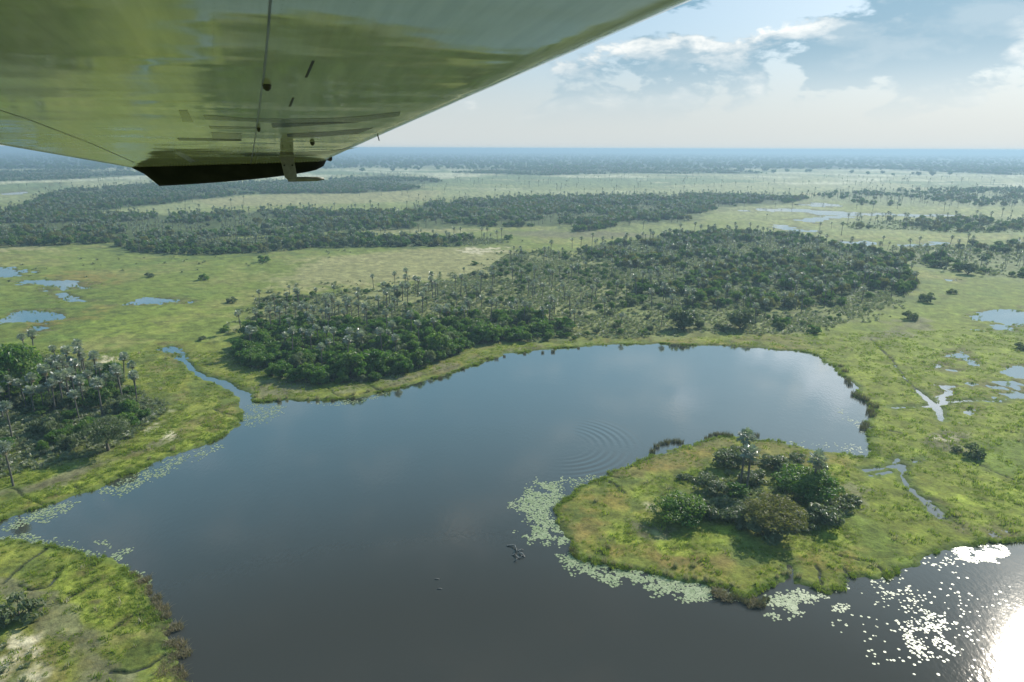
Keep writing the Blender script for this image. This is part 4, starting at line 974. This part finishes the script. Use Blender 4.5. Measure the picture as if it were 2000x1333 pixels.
    def rivets(p0, p1, n_, r):
        A, B = wp(*p0), wp(*p1)
        for i in range(n_):
            p = A + (B - A) * i / (n_ - 1)
            g.add([p + np.array((r * cos(a * pi / 3), r * sin(a * pi / 3), .001)) for a in range(6)] + [p - np.array((0, 0, r * .25))], [(a, (a + 1) % 6, 6) for a in range(6)])
    rivets((556, -20), (500, 322), 130, .003); rivets((300, 326), (640, 318), 60, .004); rivets((300, 322), (640, 314), 60, .004)
    rivets((420, -20), (408, 300), 110, .003); rivets((700, -20), (590, 290), 110, .003)
    rv = link('rivets', g.build('rivets', [ms], True), root); rv['kind'] = 'stuff'
    # painted marks and dark painted-on reflections, seen almost edge on
    mk, t, b = mat('olive_marking_paint'); b.inputs['Roughness'].default_value = .14; b.inputs['Metallic'].default_value = .75
    t.set(b.inputs['Base Color'], t.mix(t.ramp(t.noise(t.node('ShaderNodeTexCoord').outputs['Object'], 14.0, 4.0), .35, .7), (.22, .23, .13), (.30, .31, .18)))
    mk2, t, b = mat('dark_mark_reflection_paint'); b.inputs['Roughness'].default_value = .2; b.inputs['Metallic'].default_value = .5; b.inputs['Base Color'].default_value = (.05, .055, .04, 1)
    def decal(name, pts, mt):
        return link(name, mesh(name, [wp(px, py, .0006) for px, py in pts] + [wp(px, py, -.001) for px, py in pts],
            [tuple(range(len(pts))), tuple(range(2 * len(pts) - 1, len(pts) - 1, -1))] + [(i, (i + 1) % len(pts), len(pts) + (i + 1) % len(pts), len(pts) + i) for i in range(len(pts))], [mt]), root)
    decal('mark_and_reflection', [(397, 225), (470, 231), (560, 233), (640, 232), (700, 228), (782, 219), (780, 227), (700, 239), (640, 243), (560, 243), (530, 240), (470, 237), (401, 234)], mk)
    decal('mark_and_reflection', [(408, 247), (500, 249), (506, 251), (500, 253), (411, 252)], mk)
    decal('mark_and_reflection', [(412, 259), (472, 261), (472, 276), (416, 276)], mk)
    decal('mark_and_reflection', [(530, 242), (560, 241), (660, 238), (700, 240), (560, 249), (532, 250)], mk2)  # dark reflection of the pitot head, painted onto the skin
    decal('mark_and_reflection', [(345, 270), (414, 271), (470, 272), (472, 276), (420, 276), (350, 275)], mk2)
    decal('mark_and_reflection', [(560, 262), (640, 258), (730, 250), (700, 262), (620, 268), (562, 268)], mk2)  # dark streak of reflected landscape, painted onto the skin
    decal('mark_and_reflection', [(470, 300), (640, 296), (700, 288), (640, 302), (480, 306)], mk)
    decal('inspection_cover', [(349, 216), (366, 216), (378, 239), (356, 238)], mk)
    decal('inspection_cover', [(338, 297), (352, 297), (384, 316), (372, 318)], ms)
    for (px, py, r) in ((521, 166, .013), (610, 278, .012), (505, 250, .008)):
        g = Geo(); p = wp(px, py)
        tube(g, [p + (0, 0, .003), p - (0, 0, .010), p - (0, 0, .016)], [r, r * .8, r * .3], 8); link('drain_plug', g.build('drain_plug', [md], True), root)
    g = Geo(); p = wp(738, 272); tube(g, [p + (0, 0, .02), p + np.array((.006, 0, -.008))], [.003, .0025], 6); link('peg', g.build('peg', [md]), root)
    for (p0, p1) in (((612, 120), (598, 152)), ((573, 192), (566, 209))):
        strip('static_strip', [p0, p1], .003, md, .0012)
build_wing()

# ------------------------------------------------------------------ lily pads
def build_lilies():
    m, t, b = mat('lily_pad'); oi = t.node('ShaderNodeAttribute', {'attribute_name': 'tint'})
    t.set(b.inputs['Base Color'], t.mix(oi.outputs['Fac'], (.17, .23, .10), (.36, .40, .24))); b.inputs['Roughness'].default_value = .38; b.inputs['Specular IOR Level'].default_value = .4
    npr = np.random.default_rng(33)
    PATCH = [
     ('pale lily pads crowded off the left tip of the islet', [([(1008, 985), (1055, 945), (1105, 938), (1080, 975), (1084, 1015), (1114, 1048), (1085, 1064), (1040, 1062), (1028, 1030)], 1.3, 3.0), ([(1100, 938), (1180, 930), (1120, 955)], .3, 2.0)]),
     ('band of pale lily pads along the front left shore of the islet', [([(1102, 1088), (1150, 1092), (1240, 1112), (1330, 1130), (1420, 1152), (1420, 1168), (1340, 1165), (1290, 1166), (1240, 1146), (1180, 1128), (1118, 1112)], 1.5, 2.5)]),
     ('glinting lily pads along the front right shore of the islet', [([(1490, 1168), (1550, 1148), (1610, 1164), (1672, 1142), (1600, 1178), (1560, 1196), (1500, 1197)], 1.3, 2.5), ([(1620, 1182), (1650, 1178), (1652, 1196), (1625, 1198)], .8, 1.0), ([(1680, 1110), (1760, 1120), (1820, 1180), (1790, 1195), (1700, 1150)], .16, 3.0)]),
     ('dense white-glinting lily raft under the right shore', [([(1866, 1068), (1900, 1062), (1958, 1066), (1970, 1082), (1950, 1098), (1900, 1100), (1870, 1092)], 2.6, 1.2), ([(1790, 1090), (1870, 1075), (1880, 1100), (1840, 1110)], .35, 3.0)]),
     ('loose sparkle of lily pads on the water at the lower right', [([(1775, 1230), (1820, 1205), (1850, 1230), (1856, 1270), (1830, 1285), (1790, 1275)], .55, 3.0), ([(1640, 1190), (1900, 1110), (1990, 1200), (1950, 1300), (1700, 1280)], .05, 6.0)]),
     ('lily pads fringing the left bank of the lagoon', [([(200, 960), (280, 922), (340, 895), (430, 868), (440, 872), (360, 905), (290, 940), (230, 968)], .45, 2.5), ([(0, 1030), (60, 1002), (130, 985), (150, 990), (70, 1020), (10, 1042)], .7, 2.5), ([(470, 830), (500, 790), (560, 795), (545, 812), (490, 836)], .30, 2.5), ([(600, 790), (700, 782), (780, 762), (700, 790)], .3, 2.5), ([(1500, 870), (1690, 885), (1690, 870), (1560, 862)], .10, 3.0), ([(1640, 800), (1690, 830), (1690, 850)], .1, 3)]),
     ('lily pads breaking up the edge of the lower left spit', [([(-40, 1048), (60, 1044), (160, 1072), (230, 1095), (300, 1140), (270, 1140), (200, 1108), (100, 1070), (-40, 1062)], .7, 2.0), ([(185, 1060), (220, 1062), (215, 1070)], .7, 1.0), ([(220, 1085), (260, 1070), (230, 1100)], .5, 1.0)]),
    ]
    tot = 0
    for label, polys in PATCH:
        Q = []
        for pts, dens, warp in polys:
            P = poly(pts, 0.0); lo, hi = P.min(0) - warp, P.max(0) + warp
            q = npr.uniform(lo, hi, (int((hi[0] - lo[0]) * (hi[1] - lo[1]) * dens * 11.0), 2))
            d = sdf(q[:, 0], q[:, 1], P, 30.0) + (fbm(q[:, 0], q[:, 1], 3.2, 3, 121) - .5) * warp * 2.4
            k = sstep(d, -.6 * warp, .8 * warp) * sstep(fbm(q[:, 0], q[:, 1], 2.2, 3, 131),   .26, .42)
            q = q[npr.random(len(q)) < k]
            s, p_ = land_height(q[:, 0], q[:, 1]); q = q[np.minimum(s, p_) < .1]; Q.append(q)
        q = np.concatenate(Q); n = len(q); tot += n
        r = npr.uniform(.12, .30, n); a0 = npr.uniform(0, 6.28, n); k = 7
        ang = a0[:, None] + np.linspace(.25, 2 * pi - .25, k)[None, :]
        rr = r[:, None] * npr.uniform(.88, 1.08, (n, k))
        tilt = npr.normal(0, .05, (n, 2))
        zz = .012 + npr.uniform(0, .01, (n, 1)) + np.abs(rr * (np.cos(ang) * tilt[:, :1] + np.sin(ang) * tilt[:, 1:]))
        rim = np.stack([q[:, :1] + rr * np.cos(ang), q[:, 1:] + rr * np.sin(ang), zz], -1)
        ctr = np.concatenate([q, np.full((n, 1), .012)], 1)[:, None, :]
        V = np.concatenate([ctr, rim], 1).reshape(-1, 3)
        F = (np.arange(n)[:, None] * (k + 1) + np.arange(k + 1)[None, :]).astype(np.int32)
        me = mesh('lily_pads', V, F, [m]); a = me.attributes.new('tint', 'FLOAT', 'FACE'); a.data.foreach_set('value', npr.random(n).astype(np.float32))
        tag(link('lily_pads', me), label, kind='stuff')
    print('pads', tot)
build_lilies()

# ------------------------------------------------------------------ reed clumps, shore tangles, driftwood
RE = [blades(700 + i, 90, 1.7, 1.1, .05, .30, M_REED, 'reed') for i in range(3)]
PA = [blades(710 + i, 70, 1.35, .65, .05, .45, M_STRAW, 'pale_reed') for i in range(2)]
BR = [blades(720 + i, 160, 1.2, 1.5, .07, 1.1, M_BROWN, 'tangle') for i in range(3)]
def clumps(name, lst, protos, label, group, cat, s0=.8, s1=1.2, z=0.0):
    for bx, by in lst:
        p = gp(bx, by, z); o = link(name, rng.choice(protos)); o.location = (p[0], p[1], z); o.rotation_euler = (0, 0, rng.uniform(0, 6.28)); sc = rng.uniform(s0, s1); o.scale = (sc, sc, sc * rng.uniform(.9, 1.15))
        tag(o, label, cat, group)
clumps('reed_clump', [(1274, 884), (1282, 874), (1292, 868), (1302, 866), (1312, 864), (1322, 864), (1330, 866)], RE, 'dark reed clump in the water off the back left of the islet', 'reeds off the back left of the islet', 'reeds', .6, .9)
clumps('reed_clump', [(1380, 858), (1388, 852), (1398, 850), (1408, 850), (1418, 852), (1426, 854), (1465, 852), (1478, 852)], RE, 'dark reed clump along the back shore of the islet', 'reeds on the back shore of the islet', 'reeds', .6, .9)
clumps('reed_clump', [(1668, 772), (1676, 776), (1684, 780), (1692, 784), (1700, 792), (1708, 798), (1700, 806), (1704, 814), (1690, 832), (1686, 838), (1650, 728), (1642, 718), (1655, 745), (1660, 752)], RE, 'dark reed clump at the water edge of the right marsh', 'reeds on the right marsh shore', 'reeds', .8, 1.2)
clumps('reed_clump', [(1402, 1160), (1410, 1166), (1420, 1172), (1432, 1170), (1444, 1172), (1456, 1178), (1466, 1184), (1476, 1180), (1486, 1182), (1496, 1172), (1124, 1086), (1118, 1078)], BR[:2] + RE, 'brown reed clump standing in the lily pads in front of the islet', 'reeds in front of the islet', 'reeds', .6, .95)
clumps('reed_clump', [(940, 708), (952, 703), (970, 702), (985, 697), (905, 722), (1025, 692), (1060, 690), (1080, 688), (1130, 681), (860, 740), (690, 780), (650, 784)], RE, 'low reed clump along the far shore of the lagoon', 'reeds on the far shore', 'reeds', .5, .8)
clumps('grass_tussock', [(1152, 1090), (1180, 1098), (1198, 1102), (1222, 1106), (1232, 1108), (1300, 1122), (1312, 1126), (1340, 1130), (1358, 1130), (1378, 1134), (1392, 1136), (1408, 1142), (1430, 1144), (1518, 1128), (1530, 1122), (1540, 1120), (1560, 1128), (1318, 1108), (1355, 1108), (1164, 980), (1190, 1070)], PA, 'pale straw tussock on the front margin of the islet', 'tussocks on the islet margin', 'tussock', .55, .95, .3)
clumps('grass_tussock', [(515, 780), (545, 782), (560, 778), (602, 780), (620, 780), (640, 778), (690, 772), (720, 766), (745, 762), (338, 880), (292, 898), (500, 776)], PA, 'pale straw tussock on the near bank below the shore wood', 'tussocks on the far bank', 'tussock', .7, 1.1, .3)
clumps('shore_tangle', [(258, 1122), (268, 1128), (285, 1134), (290, 1148), (275, 1140), (288, 1160), (306, 1182), (318, 1192), (322, 1205), (305, 1170), (312, 1232), (324, 1240), (345, 1228), (340, 1255), (352, 1262), (330, 1262), (362, 1278), (340, 1285), (325, 1300), (345, 1310), (335, 1325), (355, 1322), (318, 1318), (348, 1336)], BR, 'brown tangle of waterweed off the tip of the lower left spit', 'tangles off the lower left spit', 'waterweed', .45, .8)
def driftwood():
    e = empty('driftwood', (*gp(1010, 1080, 0.0), 0.0)); tag(e, 'bleached dead branches poking from the lagoon left of the islet', 'driftwood')
    o = np.array((*gp(1010, 1080, 0.0), 0.0))
    for pts in ([(990, 1067, .1), (1002, 1067, .3), (1006, 1070, .5), (1010, 1076, -.1)], [(1008, 1074, .1), (1009, 1077, .7), (1007, 1081, -.1)], [(1012, 1077, .1), (1019, 1076, .35), (1022, 1076, .2)], [(1014, 1081, .25), (1020, 1084, .4), (1025, 1088, .05)],
                [(1000, 1085, .05), (1006, 1085, .25), (1009, 1089, .3), (1015, 1092, .1)], [(1015, 1092, .1), (1020, 1089, .45), (1025, 1088, .1)], [(1005, 1096, -.1), (1008, 1097, .45), (1010, 1095, .5)]):
        g = Geo(); P = [np.array((*gp(x, y, 0.0), z)) - o for x, y, z in pts]
        tube(g, P, [.14, .12, .10, .07][:len(P)], 7); link('branch', g.build('branch', [M_WOOD], True), e)
    for bx, by, l in ((853, 1132, 'dark log end breaking the open water'), (858, 1151, 'small pale log in the open water behind the dark one')):
        p = gp(bx, by, 0.0); g = Geo(); tube(g, [(-.7, 0, -.05), (-.3, .03, .08), (.3, 0, .12), (.7, -.05, .02)], [.06, .16, .15, .06], 8)
        ob = link('floating_log', g.build('floating_log', [M_WOOD], True)); ob.location = (p[0], p[1], 0); tag(ob, l, 'log'); ob.scale = (.8, .8, .8)
driftwood()

# ------------------------------------------------------------------ haze over the plain
def build_haze():
    m = bpy.data.materials.new('haze_air'); m.use_nodes = True; t = NT(m.node_tree); t.n.clear()
    v = t.node('ShaderNodeVolumePrincipled'); v.inputs['Color'].default_value = (0.42, 0.62, 0.79, 1); v.inputs['Density'].default_value = HAZE_D; v.inputs['Anisotropy'].default_value = 0.25
    o = t.n.new('ShaderNodeOutputMaterial'); t.l.new(v.outputs[0], o.inputs['Volume'])
    r, z0, z1 = 61000.0, -3.0, 83.5
    V = [(x, y, z) for z in (z0, z1) for x, y in ((-r, -r), (r, -r), (r, r), (-r, r))]
    me = mesh('haze', V, [(3, 2, 1, 0), (4, 5, 6, 7), (0, 1, 5, 4), (1, 2, 6, 5), (2, 3, 7, 6), (3, 0, 4, 7)], [m])
    tag(link('haze', me), 'pale blue haze lying over the plain', kind='stuff')
HAZE_D = 0.00026
build_haze()
